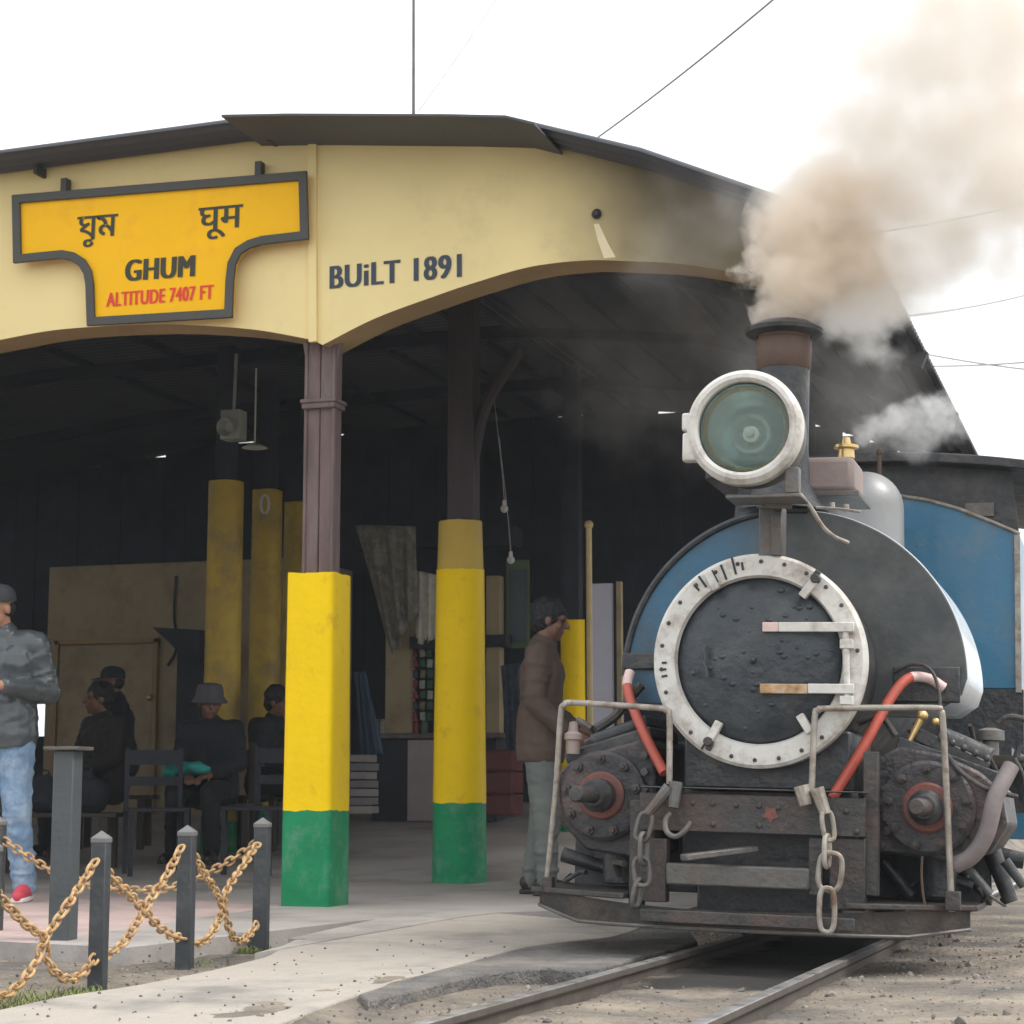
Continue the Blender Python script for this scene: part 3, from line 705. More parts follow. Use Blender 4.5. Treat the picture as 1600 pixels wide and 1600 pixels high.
o = tag(mb.build('crate_stack', mat('dull_red_crate', (.12, .030, .032), .6, var=.3, scale=9), bevel=.012, origin=tuple(q0)), 'dull red cabinet standing right of the second yellow pillar', 'cabinet')
mb = MB(); q0 = at(563, 1272, d=13.2)
for i in range(7): mb.box(V((q0.x + rnd.uniform(-.01, .01), q0.y, q0.z + .03 + i * .058)), (.17, .22, .05), i % 2)
tag(mb.build('paper_stack', [mat('old_paper', (.17, .155, .15), .9), mat('grey_paper', (.11, .105, .11), .9)], bevel=.004, origin=tuple(q0)), 'pile of pale bundled papers on the floor right of the front pillar', 'papers')
for i, (px, c_, l) in enumerate([(590, 3, 'squat gold jar at the left end of the kiosk counter'), (600, 1, 'silver tin beside the gold jar on the kiosk counter'), (650, 0, 'red tin on the kiosk counter below the packet strips'), (662, 2, 'green jar right of the red tin on the kiosk counter')]):
    q = k(px, 1146, YK + .1); mb = MB().lathe([(.0, 0), (.035, 0), (.035, .09), (.026, .10), (.026, .12), (0, .12)], q, (0, 0, 1), 14)
    tag(mb.build('jar', pk[c_], origin=tuple(q)), l, 'jar', 'jars on the kiosk counter')
for i, (px, d_, rz_, l) in enumerate([(245, 12.9, .3, 'dark wooden chair standing empty left of the person in the grey hat'), (412, 12.8, -.5, 'dark wooden chair standing empty before the half hidden seated person')]):
    q = at(px, 1220, d=d_); q.z = fz(q.y); o = thing('chair', l, 'chair', tuple(q), YAW + rz_, 'empty chairs in the shed'); m_ = M['soot']
    MB().box((0, 0, .43), (.40, .40, .025)).build('seat', m_, o, world=False, bevel=.004)
    for a_ in (-1, 1):
        MB().box((a_ * .18, -.18, .21), (.03, .03, .42)).build('leg', m_, o, world=False); MB().box((a_ * .18, .18, .42), (.03, .03, .84)).build('leg', m_, o, world=False)
    MB().box((0, .182, .78), (.33, .02, .10)).box((0, .182, .62), (.33, .02, .06)).build('backrest', m_, o, world=False)
# poster and white board near the train
mb = MB(); pbox(mb, 796, 890, 822, 1004, YK + .1, .02, 1); pbox(mb, 791, 876, 826, 1012, YK + .112, .03, 0)
tag(mb.build('poster', [mat('green_frame', (.10, .16, .075), .6), mat('dark_poster', (.05, .07, .085), .4)], origin=tuple(k(808, 1012))), 'tall dark poster in a dull green frame on the back wall', 'poster')
mb = MB(); q = at(920, 820, d=13.2); q0 = q.copy(); q0.z = fz(q.y); mb.cyl(q0, q, .022, .02, 10); mb.sph(q, .032, 10, 8)
tag(mb.build('pole', mat('pole_cream', (.55, .42, .2), .5), origin=tuple(q0)), 'slim cream pole standing right of the man in the brown jacket', 'pole')
wb = thing('notice_board', 'tall pale lilac board with beige edge standing at the back near the engine', 'board', tuple(at(945, 1250, d=14.5)))
q = at(945, 912, d=14.5); q0 = at(945, 1250, d=14.5)
MB().box(((q.x + q0.x) / 2, q.y, (q.z + q0.z) / 2), (.19, .04, q.z - q0.z)).build('panel', mat('lilac_white', (.58, .57, .66), .5, var=.06), wb)
MB().box((q.x + .115, q.y - .005, (q.z + q0.z) / 2), (.035, .06, q.z - q0.z + .02)).box((q.x - .115, q.y - .005, (q.z + q0.z) / 2), (.03, .06, q.z - q0.z + .02)).build('edge', M['beige'], wb)

# ------------------------------------------------------------------ bollards and chains
def bollard(px, pyt, pyb, label, cz=-.03, wpx=27):
    b0 = at(px, pyb, Z=cz); d = (b0 - CAM).dot(_F); b0.z = gz(b0.x, b0.y) - .02; wd = wpx * d / FPX * .92; zt_ = zpix(pyt, b0)
    o = thing('bollard', label, 'bollard', tuple(b0), R(8), 'square bollards of the chain fence')
    rt = Matrix.Rotation(R(8), 3, 'Z')
    h = zt_ - .028
    MB().box((b0.x, b0.y, (b0.z + h) / 2), (wd, wd, h - b0.z), 0, rt).build('post', M['post'], o, bevel=.004)
    c = V((b0.x, b0.y, h)); q = wd / 2 * 1.06
    vs = [c + rt @ V((i * q, j * q, -.012)) for i, j in ((-1, -1), (1, -1), (1, 1), (-1, 1))] + [c + rt @ V((i * q, j * q, .004)) for i, j in ((-1, -1), (1, -1), (1, 1), (-1, 1))] + [c + V((0, 0, .03))]
    MB().add(vs, [(3, 2, 1, 0), (0, 1, 5, 4), (1, 2, 6, 5), (2, 3, 7, 6), (3, 0, 4, 7), (4, 5, 8), (5, 6, 8), (6, 7, 8), (7, 4, 8)]).build('cap', M['postlight'], o, bevel=.002)
    return b0, d, zt_
B1 = bollard(152, 1299, 1541, 'dark grey bollard with painted highlight, nearest of the three whole ones in the front row')
B2 = bollard(288, 1290, 1514, 'dark grey bollard standing midway along the chain fence, left of the corner one', wpx=26)
B3 = bollard(407, 1278, 1484, 'dark grey corner bollard by the front yellow pillar where both chain lines meet', wpx=24)
B0 = bollard(-22, 1312, 1574, 'bollard cut by the left picture edge at the near end of the front row', wpx=28)
Bb = bollard(-10, 1275, 1478, 'bollard at the left picture edge in the rear row beside the jeans', wpx=23)
def link_chain(path, label, pitch=.031, r=.0055, ww=.0145, name='chain'):
    P = smooth_path(path, 20); L = [0]
    for a, b in zip(P, P[1:]): L.append(L[-1] + (b - a).length)
    n = max(2, int(L[-1] / pitch)); mb = MB()
    def pos(s):
        for i in range(len(P) - 1):
            if L[i + 1] >= s: return P[i].lerp(P[i + 1], (s - L[i]) / max(1e-9, L[i + 1] - L[i]))
        return P[-1]
    tw = rnd.uniform(0, 1)
    for i in range(n):
        c = pos((i + .5) * L[-1] / n); d = (pos(min(L[-1], (i + 1) * L[-1] / n)) - pos(i * L[-1] / n)).normalized()
        x = d.cross(V((.3, -1, .2))).normalized(); y = d.cross(x)
        a = tw + (math.pi / 2 if i % 2 else 0) + rnd.uniform(-.25, .25); u = x * math.cos(a) + y * math.sin(a)
        hl = pitch * .66; pts = []
        for t in range(14):
            th = math.tau * t / 14; ct_, st_ = math.cos(th), math.sin(th)
            pts.append(c + d * (hl * math.copysign(abs(ct_) ** .7, ct_)) + u * (ww * math.copysign(abs(st_) ** .8, st_)))
        mb.tube(pts, r, 6, True)
    return tag(mb.build(name, M['rust'], origin=tuple(P[0])), label, 'chain', 'rusty chains of the bollard fence')
def span(b1, b2, pix, label, **kw):
    p, q = b1[0], b2[0]; n = (q - p).cross(V((0, 0, 1))).normalized()
    off = -n * .006 if n.dot(p - CAM) > 0 else n * .006
    return link_chain([at_plane(*z, p + off, n) for z in pix], label, **kw)
span(B0, B1, [(-15, 1383), (15, 1418), (45, 1448), (70, 1466), (73, 1498), (90, 1522), (112, 1530), (135, 1515), (150, 1494)], 'rusty chain falling from the cut off left bollard to the nearest whole bollard')
span(B0, B1, [(150, 1344), (125, 1385), (98, 1425), (70, 1468), (55, 1505), (30, 1538), (4, 1556), (-18, 1545)], 'rusty chain falling left from the head of the nearest whole bollard')
span(B1, B2, [(166, 1361), (190, 1385), (222, 1418), (250, 1450), (272, 1463), (287, 1466)], 'rusty chain falling right from the head of the nearest whole bollard')
span(B1, B2, [(284, 1322), (262, 1365), (240, 1398), (222, 1428), (195, 1470), (166, 1494)], 'rusty chain falling left from the head of the middle bollard')
span(B2, B3, [(301, 1331), (318, 1362), (338, 1394), (350, 1425), (362, 1460), (375, 1471), (390, 1460), (402, 1443)], 'rusty chain falling right from the head of the middle bollard')
span(B2, B3, [(403, 1318), (380, 1352), (355, 1390), (345, 1430), (328, 1462), (310, 1474), (297, 1472)], 'rusty chain falling left from the head of the corner bollard')
span(Bb, B3, [(4, 1312), (35, 1333), (75, 1357), (115, 1374), (160, 1387), (215, 1391), (275, 1385), (320, 1366), (365, 1342), (402, 1316)], 'long rusty chain of the rear row sagging behind the tall grey post')
# tall square post
q = at(97, 1494, Z=-.03); q.z = gz(q.x, q.y)
tp = thing('steel_post', 'tall grey square steel post with a flat top plate on a small concrete foot', 'post', tuple(q), R(5))
zt_ = zpix(1172, q); rt = Matrix.Rotation(R(5), 3, 'Z')
MB().box((q.x, q.y, (q.z + zt_) / 2), (.088, .088, zt_ - q.z), 0, rt).build('shaft', mat('grey_steel_post', (.070, .080, .086), .5, var=.15, scale=6), tp, bevel=.005)
MB().box((q.x, q.y, zt_ + .008), (.15, .15, .014), 0, rt).build('top_plate', M['greysteel'], tp, bevel=.003)
MB().box((q.x + .02, q.y - .02, q.z + .0), (.26, .2, .03), 0, rt).build('foot', M['path'], tp, bevel=.006)
# ------------------------------------------------------------------ steam locomotive
SLOPE = .022                               # the track falls gently away from the camera
lo = thing('steam_locomotive', 'small blue and black steam locomotive with white smokebox ring and big round headlamp', 'locomotive', (X0, 6.98, .039))
lo.rotation_euler = (-SLOPE, R(1.4), 0)
LM = chain(lo); LI = LM.inverted(); _o = LI @ CAM
def L(px, py, ly):
    d = LI.to_3x3() @ ray(px, py); return _o + d * ((ly - _o.y) / d.y)
def lb(name, mb, m, par=None, **kw): return mb.build(name, m, par or lo, world=False, **kw)
def lbox(mb, x0, y0, x1, y1, ly, dp, mi=0):
    a, b = L(x0, y0, ly), L(x1, y1, ly); return mb.box(((a.x + b.x) / 2, ly + dp / 2, (a.z + b.z) / 2), (abs(b.x - a.x), dp, abs(a.z - b.z)), mi)
NY = V((0, -1, 0))
c0 = L(1186, 1032, 0); RO = (L(1352, 1032, 0) - L(1020, 1032, 0)).length / 2; RI = RO * .775
# smokebox, ring and door
lb('smokebox', MB().lathe([(RO * .97, 0), (RO * .97, .45)], V((c0.x, .02, c0.z)), (0, 1, 0), 64), M['black'])
rg = lb('smokebox_ring', MB().lathe([(RI, 0), (RI + .008, .022), (RO - .012, .022), (RO, .012), (RO, -.05), (RI, -.05)], V((c0.x, 0, c0.z)), NY, 96, 0, False, False), M['white'], sharp=30)
mb = MB()
for i in range(26):
    a = i / 26 * math.tau + .1
    if rnd.random() < .2: continue
    lb('bolt', MB().lathe([(.0, .012), (.006, .010), (.009, 0)], V((c0.x + math.cos(a) * (RO - .03), -.02, c0.z + math.sin(a) * (RO - .03))), NY, 8), M['grime'], rg)
for a, l in [(118, .05), (112, .06), (105, .065), (100, .03), (126, .05), (131, .03), (182, .018), (186, .02), (190, .022), (238, .07)]:
    a = R(a); rr = RO - .034 - rnd.uniform(0, .012)
    lb('scrape_mark', MB().box(V((c0.x + math.cos(a) * rr, -.0235, c0.z + math.sin(a) * rr)), (l, .004, .008), 0, Matrix.Rotation(-a, 3, 'Y')), M['ink'], rg)
for (px, py, an, bl) in [(1113, 908, 118, 0), (1263, 920, 52, 1), (1117, 1142, 242, 1), (1258, 1131, 302, 0)]:
    q = L(px, py, -.03); rt = Matrix.Rotation(-R(an), 3, 'Y')
    mb = MB().box(q, (.075, .035, .03), 0, rt)
    if bl: mb.cyl(q + rt @ V((.045, .012, 0)), q + rt @ V((.045, -.03, 0)), .018, .018, 8, 1); mb.box(q + rt @ V((.06, 0, .01)), (.03, .03, .02), 1, rt)
    lb('clamp', mb, [M['white'], M['grime']], rg, bevel=.004)
prof_d = [(0, .045), (RI * .35, .041), (RI * .7, .026), (RI * .93, .004), (RI + .002, -.012), (RI + .002, -.04)]
mb = MB().lathe(prof_d[::-1], V((c0.x, 0, c0.z)), NY, 80, 0, False, False)
for i in range(46):
    a = rnd.uniform(0, math.tau); rr = RI * math.sqrt(rnd.uniform(.02, .8)); s = rnd.choice((.004, .006, .008, .011))
    mb.sph(V((c0.x + math.cos(a) * rr, -.045 * (1 - (rr / RI) ** 2) - .0, c0.z + math.sin(a) * rr)), (s * 1.3, s * .7, s), 8, 6)
dr_ = lb('smokebox_door', mb, M['door'])
mb = MB()
for p in [[(1103, 1008), (1100, 1018), (1102, 1030)], [(1099, 1035), (1103, 1045), (1105, 1058)]]:
    mb.tube(smooth_path([L(*q, -.05) for q in p], 4), .007, 8)
mb.sph(L(1176, 1032, -.055), .012, 10, 8); mb.sph(L(1083, 1052, -.045), .011, 10, 8)
lb('handle', mb, M['black'], dr_)
for (y0, y1, xs_, m2) in [(972, 987, 1216, M['pinkpipe']), (1068, 1084, 1262, M['orange'])]:
    x0 = 1191 if y0 < 1000 else 1187
    mb = lbox(MB(), xs_, y0, 1334, y1, -.062, .016, 0); lbox(mb, x0, y0, xs_ - .5, y1, -.062, .016, 1)
    lb('hinge_strap', mb, [M['white'], m2], dr_, bevel=.003)
mb = MB(); mb.cyl(L(1321, 974, -.045), L(1324, 1097, -.045), .012, .012, 12)
for py in (980, 1006, 1076, 1094): lbox(mb, 1312, py - 7, 1332, py + 7, -.06, .05)
lb('hinge_pin', mb, M['white'], dr_, bevel=.002)
# saddle tank: flat front, rounded wrap
tk_c = L(1237, 1058, .37); TR = (L(1505, 1058, .37) - L(970, 1058, .37)).length / 2; tzb = L(1237, 1104, .37).z
pts = []
for i in range(73):
    a = math.pi * i / 72; pts.append(V((tk_c.x + math.cos(a) * TR, .37, tk_c.z + math.sin(a) * TR * .985)))
pts += [V((tk_c.x - TR, .37, tzb + .05)), V((tk_c.x - TR + .06, .37, tzb)), V((tk_c.x + TR - .09, .37, tzb)), V((tk_c.x + TR - .02, .37, tzb + .05))]
mt = mat('tank_front', (.024, .125, .225), .42, var=.16, scale=4, bump=.12, bscale=20, dirt=(.05, .09, .12), damt=.36, dscale=4, detail=9)
def front_grime(m, x0, x1, col, amt):
    t = m.node_tree; K = t.links.new; b = t.nodes['Principled BSDF']; src = b.inputs['Base Color'].links[0].from_socket
    tc = t.nodes.new('ShaderNodeTexCoord'); sx = t.nodes.new('ShaderNodeSeparateXYZ'); K(tc.outputs['Object'], sx.inputs[0])
    n = t.nodes.new('ShaderNodeTexNoise'); n.inputs['Scale'].default_value = 5; n.inputs['Detail'].default_value = 8; K(tc.outputs['Object'], n.inputs['Vector'])
    k_ = t.nodes.new('ShaderNodeMath'); k_.operation = 'MULTIPLY_ADD'; k_.inputs[1].default_value = .30; K(n.outputs['Fac'], k_.inputs[0]); K(sx.outputs[0], k_.inputs[2])
    mr = t.nodes.new('ShaderNodeMapRange'); mr.interpolation_type = 'SMOOTHSTEP'; mr.inputs[1].default_value = x0; mr.inputs[2].default_value = x1; mr.inputs[4].default_value = amt
    K(k_.outputs[0], mr.inputs[0]); mm = t.nodes.new('ShaderNodeMixRGB'); K(mr.outputs[0], mm.inputs[0]); K(src, mm.inputs[1]); mm.inputs[2].default_value = (*col, 1)
    n5 = t.nodes.new('ShaderNodeTexNoise'); n5.inputs['Scale'].default_value = 3.5; n5.inputs['Detail'].default_value = 10; n5.inputs['Roughness'].default_value = .7; K(tc.outputs['Object'], n5.inputs['Vector'])
    r5 = t.nodes.new('ShaderNodeValToRGB'); r5.color_ramp.elements[0].position = .35; r5.color_ramp.elements[1].position = .7; r5.color_ramp.elements[0].color = (col[0] * .6, col[1] * .62, col[2] * .66, 1); r5.color_ramp.elements[1].color = (col[0] * 1.7, col[1] * 1.65, col[2] * 1.55, 1)
    K(n5.outputs['Fac'], r5.inputs[0]); K(r5.outputs[0], mm.inputs[2]); K(mm.outputs[0], b.inputs['Base Color'])
front_grime(mt, -.22, .22, (.066, .066, .062), .95)
tank = lb('saddle_tank', MB().prism(pts, (0, .74, 0), 0, 1), [mt, M['tankside']], sharp=40, bevel=.008)
mb = MB().tube([q + V((0, -.004, 0)) for q in pts[34:73]], .014, 8); lb('rim', mb, M['black'], tank)
mb = MB(); lbox(mb, 1395, 1041, 1500, 1098, .345, .03); lb('ledge', mb, M['black'], tank, bevel=.006); lb('ledge', lbox(MB(), 972, 1020, 1022, 1046, .35, .025), M['black'], tank, bevel=.006)
mb = MB()
for (px, py) in [(1322, 800), (1300, 797)]: q = L(px, py, .5); mb.cyl(q, q + V((0, 0, .03)), .012, .012, 8)
mb.tube(smooth_path([L(1275, 793, .36), L(1310, 795, .36), L(1345, 800, .36)], 5), .006, 6); lb('fittings', mb, M['tubewhite'], tank)
# chimney
yc = .47; cx_ = L(1224, 640, yc).x
Z = lambda py, ly: L(1224, py, ly).z
cr = (L(1264, 600, yc) - L(1184, 600, yc)).length / 2
ch = lb('chimney', MB().lathe([(cr * 1.75, Z(800, yc)), (cr * 1.35, Z(780, yc)), (cr * 1.05, Z(755, yc)), (cr * .97, Z(700, yc)), (cr * 1.0, Z(580, yc))], (cx_, yc, 0), (0, 0, 1), 40), M['black'], sharp=40)
lb('band', MB().lathe([(cr * 1.0, Z(580, yc)), (cr * 1.05, Z(577, yc)), (cr * 1.07, Z(534, yc)), (cr * 1.0, Z(530, yc)), (cr * 1.04, Z(524, yc))], (cx_, yc, 0), (0, 0, 1), 40), M['copper'], ch, sharp=40)
lb('rim', MB().lathe([(cr * 1.06, Z(527, yc)), (cr * 1.48, Z(523, yc)), (cr * 1.52, Z(517, yc)), (cr * 1.25, Z(511, yc)), (cr * 1.12, Z(507, yc)), (cr * .9, Z(507, yc)), (cr * .82, Z(540, yc))], (cx_, yc, 0), (0, 0, 1), 40, 0, False, True), M['black'], ch, sharp=40)
# headlamp
yl = -.33; hc = L(1164, 669, yl); HR = (L(1252, 669, yl) - L(1076, 669, yl)).length / 2; GR = HR * .81
hl = lb('headlamp', MB().lathe([(HR * .60, -.30), (HR * .9, -.22), (HR * .985, -.12), (HR * .985, -.02), (HR * .95, .0)], hc, NY, 64, 0, True, False), M['greysteel'], sharp=40)
lb('rim', MB().lathe([(GR, -.03), (GR, .03), (GR + .012, .042), (HR - .012, .04), (HR + .004, .02), (HR + .004, -.035), (HR - .01, -.04)], hc, NY, 96, 0, False, False), M['white'], hl, sharp=35)
lb('reflector', MB().lathe([(.0, -.17), (GR * .25, -.158), (GR * .5, -.125), (GR * .75, -.075), (GR * .98, .0)], hc, NY, 64, 0, False, False), M['reflector'], hl, sharp=80)
mb = MB().lathe([(0, -.17), (.03, -.165), (.03, -.11), (.018, -.10), (.018, -.06), (.0, -.035)], hc, NY, 20); lb('inner_ring', MB().lathe([(GR * .93, -.03), (GR * .93, -.012), (GR * .86, -.03), (GR * .93, -.03)], hc, NY, 64, 0, False, False), M['brass'], hl); lb('glass_ring', MB().lathe([(GR * .36, -.11), (GR * .44, -.10), (GR * .40, -.13), (GR * .36, -.11)], hc, NY, 48, 0, False, False), M['reflector'], hl); lb('bulb', mb, mat('bulb_glass', (.75, .75, .66), .1, var=.05, bump=0), hl)
lb('lens', MB().lathe([(0, .022), (GR * .5, .018), (GR, .006)], hc, NY, 64, 0, False, False), M['glass'], hl, sharp=80)
mb = lbox(MB(), 1065, 645, 1090, 672, yl - .02, .05); lbox(mb, 1066, 676, 1091, 720, yl - .02, .05); lb('hinge_block', mb, M['white'], hl, bevel=.008)
mb = MB(); a = L(1132, 772, yl); b = L(1250, 775, yl); mb.box(((a.x + b.x) / 2, yl + .10, a.z - .006), (b.x - a.x, .17, .014))
mb.beam(V(((a.x + b.x) / 2 + .03, yl + .16, a.z - .02)), L(1203, 790, .0), .10, .02)
lbox(mb, 1186, 790, 1221, 868, -.02, .10); lbox(mb, 1205, 790, 1221, 868, -.03, .02); lbox(mb, 1226, 730, 1248, 770, yl + .02, .05); lb('generator_shelf', lbox(MB(), 1240, 768, 1342, 774, .55, .36), M['greysteel'], bevel=.003)
lb('headlamp_bracket', mb, M['greysteel'], bevel=.004)
lb('conduit', MB().tube(smooth_path([L(1250, 772, -.1), L(1268, 795, -.08), L(1285, 822, -.05), L(1303, 838, 0), L(1325, 848, .06)], 6), .008, 8), M['tubewhite'])
# generator behind the lamp, with a brass valve
yg = .62; gn = lb('generator', lbox(MB(), 1246, 714, 1334, 768, yg, .30), M['pinkbox'], bevel=.025)
mb = MB(); q = L(1322, 716, yg + .1)
mb.lathe([(.035, 0), (.032, .035), (.050, .04), (.050, .052), (.02, .06), (.015, .085)], q, (0, 0, 1), 20); lb('valve', mb, M['brass'], gn)
# dome
yd = 2.45; dc = L(1352, 790, yd); Rd = (L(1412, 790, yd) - L(1352, 790, yd)).length
mb = MB().lathe([(Rd * 1.25, dc.z - .42), (Rd * 1.02, dc.z - .34), (Rd, dc.z - .02)] + [(Rd * math.cos(t * math.pi / 20), dc.z - .02 + Rd * math.sin(t * math.pi / 20)) for t in range(1, 11)], (dc.x, yd, 0), (0, 0, 1), 40)
dm = lb('dome', mb, M['silver'], sharp=60)
mb = MB(); q = L(1374, 700, 2.75); mb.cyl((q.x, 2.75, q.z - .25), (q.x, 2.75, q.z), .014, .010, 10); mb.lathe([(.018, 0), (.018, .02), (.01, .03)], (q.x, 2.75, q.z - .03), (0, 0, 1), 14); lb('safety_valve', mb, M['copper'])
lb('boiler', MB().lathe([(RO * .95, .4), (RO * .95, 3.1)], (c0.x, 0, c0.z), (0, 1, 0), 48), M['black'])
# cab
yb = 3.0
hw = L(1594, 900, yb).x - .0
arc = [(abs(L(px, py, yb).x), L(px, py, yb).z) for px, py in [(1405, 776), (1450, 783), (1500, 797), (1550, 817), (1594, 836)]]
z0 = L(1594, 1076, yb).z; zlow = .55
plate = [V((x, yb, z)) for x, z in arc[::-1]] + [V((0, yb, arc[0][1] + .012))] + [V((-x, yb, z)) for x, z in arc]
poly = [V((hw, yb, z0))] + plate + [V((-hw, yb, z0))]
cb = lb('cab', MB().prism(poly, (0, .03, 0)), M['blue'], bevel=.004)
mb = MB().tube([p + V((0, -.008, .004)) for p in plate], .010, 8); mb.beam(V((hw - .012, yb - .01, z0 - .02)), V((hw - .012, yb - .01, arc[-1][1])), .028, .02, up=V((0, 1, 0))); lb('beading', mb, M['tubewhite'], cb)
lb('lower_panel', MB().box((0, yb + .03, (zlow + z0) / 2 - .004), (2 * hw + .02, .05, z0 - zlow)), M['black'], cb)
for s in (-1, 1): lb('side_panel', MB().box((s * (hw - .012), yb + .85, (z0 + arc[-1][1]) / 2), (.024, 1.6, arc[-1][1] - z0)), M['blue'], cb)
rtop = [(L(px, py, yb - .12)) for px, py in [(1345, 707), (1480, 712), (1600, 722)]]
rx = hw + .12; zr0 = rtop[0].z; zr1 = rtop[2].z
rp = [V((x, yb - .12, zr0 + (zr1 - zr0) * (abs(x) / rx) ** 2)) for x in [rx * (i / 16 - 1) for i in range(33)]]
lb('roof', MB().prism(rp + [p - V((0, 0, .05)) for p in rp[::-1]], (0, 2.2, 0)), M['black'], cb, bevel=.006)
pl2 = [V((p.x, yb + .01, p.z - .03)) for p in rp[3:-3]]
up = lb('upper_front', MB().prism(pl2 + [V((hw, yb + .012, arc[-1][1] - .02)), V((0, yb + .012, arc[0][1] - .05)), V((-hw, yb + .012, arc[-1][1] - .02))], (0, .012, 0)), M['black'], cb)
mb = MB(); lbox(mb, 1508, 786, 1553, 806, yb - .004, .01); lb('window', mb, M['greysteel'], cb)
for s in (-1, 1): lb('roof_post', MB().box((s * (hw - .03), yb + 1.7, 1.75), (.05, .05, 1.0)), M['black'], cb)
lb('back_panel', MB().box((0, yb + 1.95, 1.2), (2 * hw, .05, 1.6)), M['blue'], cb)
# frames and running gear
lb('frame', MB().box((0, 2.1, .42), (.66, 3.9, .34)), M['black'], bevel=.01); lb('smokebox_saddle', MB().box((0, .35, .70), (.62, .55, .22)), M['black'], bevel=.01)
lb('light_blocker_under', MB().box((0, 1.6, .155), (.54, 2.9, .17)), M['black'], bevel=.01)  # long box added to hide the light beneath the engine
for s in (-1, 1):
    lb('running_board', MB().box((s * .62, 2.3, .78), (.40, 2.6, .03)), M['black'])
    for y_ in (1.35, 2.75):
        wl = lb('wheel', MB().lathe([(.0, -.03), (.09, -.04), (.10, -.02), (.24, -.02), (.27, -.045), (.325, -.045), (.325, .03), (.35, .035), (.35, .05), (0, .05)], (s * .345, y_, .325), (-s, 0, 0), 40, 0, False, False), M['black'], sharp=30)
        mb = MB(); mb.cyl((s * .38, y_, .25), (s * .66, y_, .25), .035, .035, 14); lb('crank_pin', mb, M['greysteel'], wl)
    mb = MB().beam((s * .62, 1.35, .25), (s * .62, 2.75, .25), .03, .075); lb('coupling_rod', mb, M['greysteel'], bevel=.006)
    mb = MB().beam((s * .66, .9, .60), (s * .66, 1.35, .25), .03, .07); lb('connecting_rod', mb, M['greysteel'], bevel=.006)
    mb = MB().beam((s * .62, .75, .66), (s * .62, 1.5, .66), .05, .035).beam((s * .62, .75, .54), (s * .62, 1.5, .54), .05, .035).box((s * .62, 1.05, .6), (.08, .14, .12)); lb('slide_bars', mb, M['grime'], bevel=.004)
M['cylpaint'] = mat('cylinder_paint', (.030, .030, .034), .45, var=.35, scale=7, bump=.4, dirt=(.105, .072, .068), damt=.32, dscale=5)
def cylinder(poly, cpx, cpy, bolts, name='cylinder'):
    yq = .12
    P = [L(*q, yq) for q in poly]
    cb_ = lb(name, MB().prism(P, (0, .62, 0)), M['cylpaint'], bevel=.012)
    c = L(cpx, cpy, yq - .02)
    lb('cover', MB().lathe([(.168, -.01), (.168, .012), (.155, .02), (0, .02)], c, NY, 40, 0, True, False), M['cylpaint'], cb_, sharp=30)
    lb('red_plate', MB().lathe([(.090, .018), (.090, .030), (.082, .036), (0, .036)], c, NY, 40, 0, True, False), M['redpaint'], cb_, sharp=30)
    lb('gland', MB().lathe([(.062, .03), (.062, .10), (.05, .115), (.04, .14), (0, .14)], c, NY, 28, 0, True, False), M['black'], cb_, sharp=30)
    lb('tail_rod', MB().lathe([(.030, .1), (.030, .36), (.024, .375), (0, .378)], c, NY, 20, 0, True, False), M['grime'], cb_, sharp=30)
    mb = MB()
    for i in range(bolts):
        a = math.tau * (i + .3) / bolts; q = c + V((math.cos(a) * .138, -.015, math.sin(a) * .138)); lb('bolt', MB().lathe([(.019, 0), (.019, .022), (.010, .024), (.010, .04), (0, .042)], q, NY, 6), M['grime'], cb_, sharp=20)
    return cb_
cl = cylinder([(866, 1212), (890, 1190), (950, 1170), (1012, 1152), (1024, 1166), (1024, 1332), (985, 1340), (915, 1328), (874, 1285)], 942, 1243, 9)
cr_ = cylinder([(1366, 1186), (1405, 1166), (1470, 1178), (1530, 1205), (1566, 1236), (1574, 1290), (1545, 1335), (1485, 1348), (1400, 1335), (1366, 1335)], 1450, 1262, 9)
# valve chests on top, pipes and studs
mb = MB(); a, b = L(880, 1185, .12), L(1015, 1143, .12); mb.beam(a + V((0, .25, .0)), b + V((0, .25, .0)), .45, .05, up=V((0, 0, 1)))
mb.beam(a + V((.06, .25, .05)), b + V((-.03, .25, .045)), .34, .05); mb.cyl(L(925, 1160, .2), L(1000, 1133, .22), .03, .03, 14)
lb('valve_chest', mb, M['black'], cl, bevel=.01)
mb = MB(); a, b = L(1400, 1165, .12), L(1560, 1222, .12); mb.beam(a + V((0, .25, .01)), b + V((0, .25, .01)), .45, .05)
mb.beam(a + V((.06, .25, .05)), b + V((-.05, .25, .05)), .34, .05); mb.cyl(L(1465, 1150, .25), L(1548, 1185, .25), .04, .04, 16)
for i in range(5): q = L(1470 + i * 18, 1166 + i * 8, .14); mb.sph(q + V((0, 0, .03)), .014, 8, 6)
lb('valve_chest', mb, M['black'], cr_, bevel=.01)
mb = MB()
for py in range(1188, 1330, 22): lb('bolt', MB().lathe([(.016, 0), (.016, .02), (0, .022)], L(1378 + (py % 3) * 4, py, .10), NY, 6), M['black'], cr_)
for py in range(1180, 1310, 26): lb('bolt', MB().lathe([(.016, 0), (.016, .02), (0, .022)], L(1008, py, .10), NY, 6), M['black'], cl)
q = L(895, 1178, .1); mb = MB().lathe([(.026, 0), (.026, .05), (.035, .055), (.035, .075), (.02, .085), (.016, .12), (0, .125)], q, (0, 0, 1), 16); lb('lubricator', mb, M['pinkbox'])
q = L(1548, 1180, .35); mb = MB().lathe([(.03, 0), (.03, .05), (.05, .055), (.05, .09), (.02, .1), (0, .1)], q, (0, 0, 1), 16); lb('lubricator', mb, M['greysteel'])
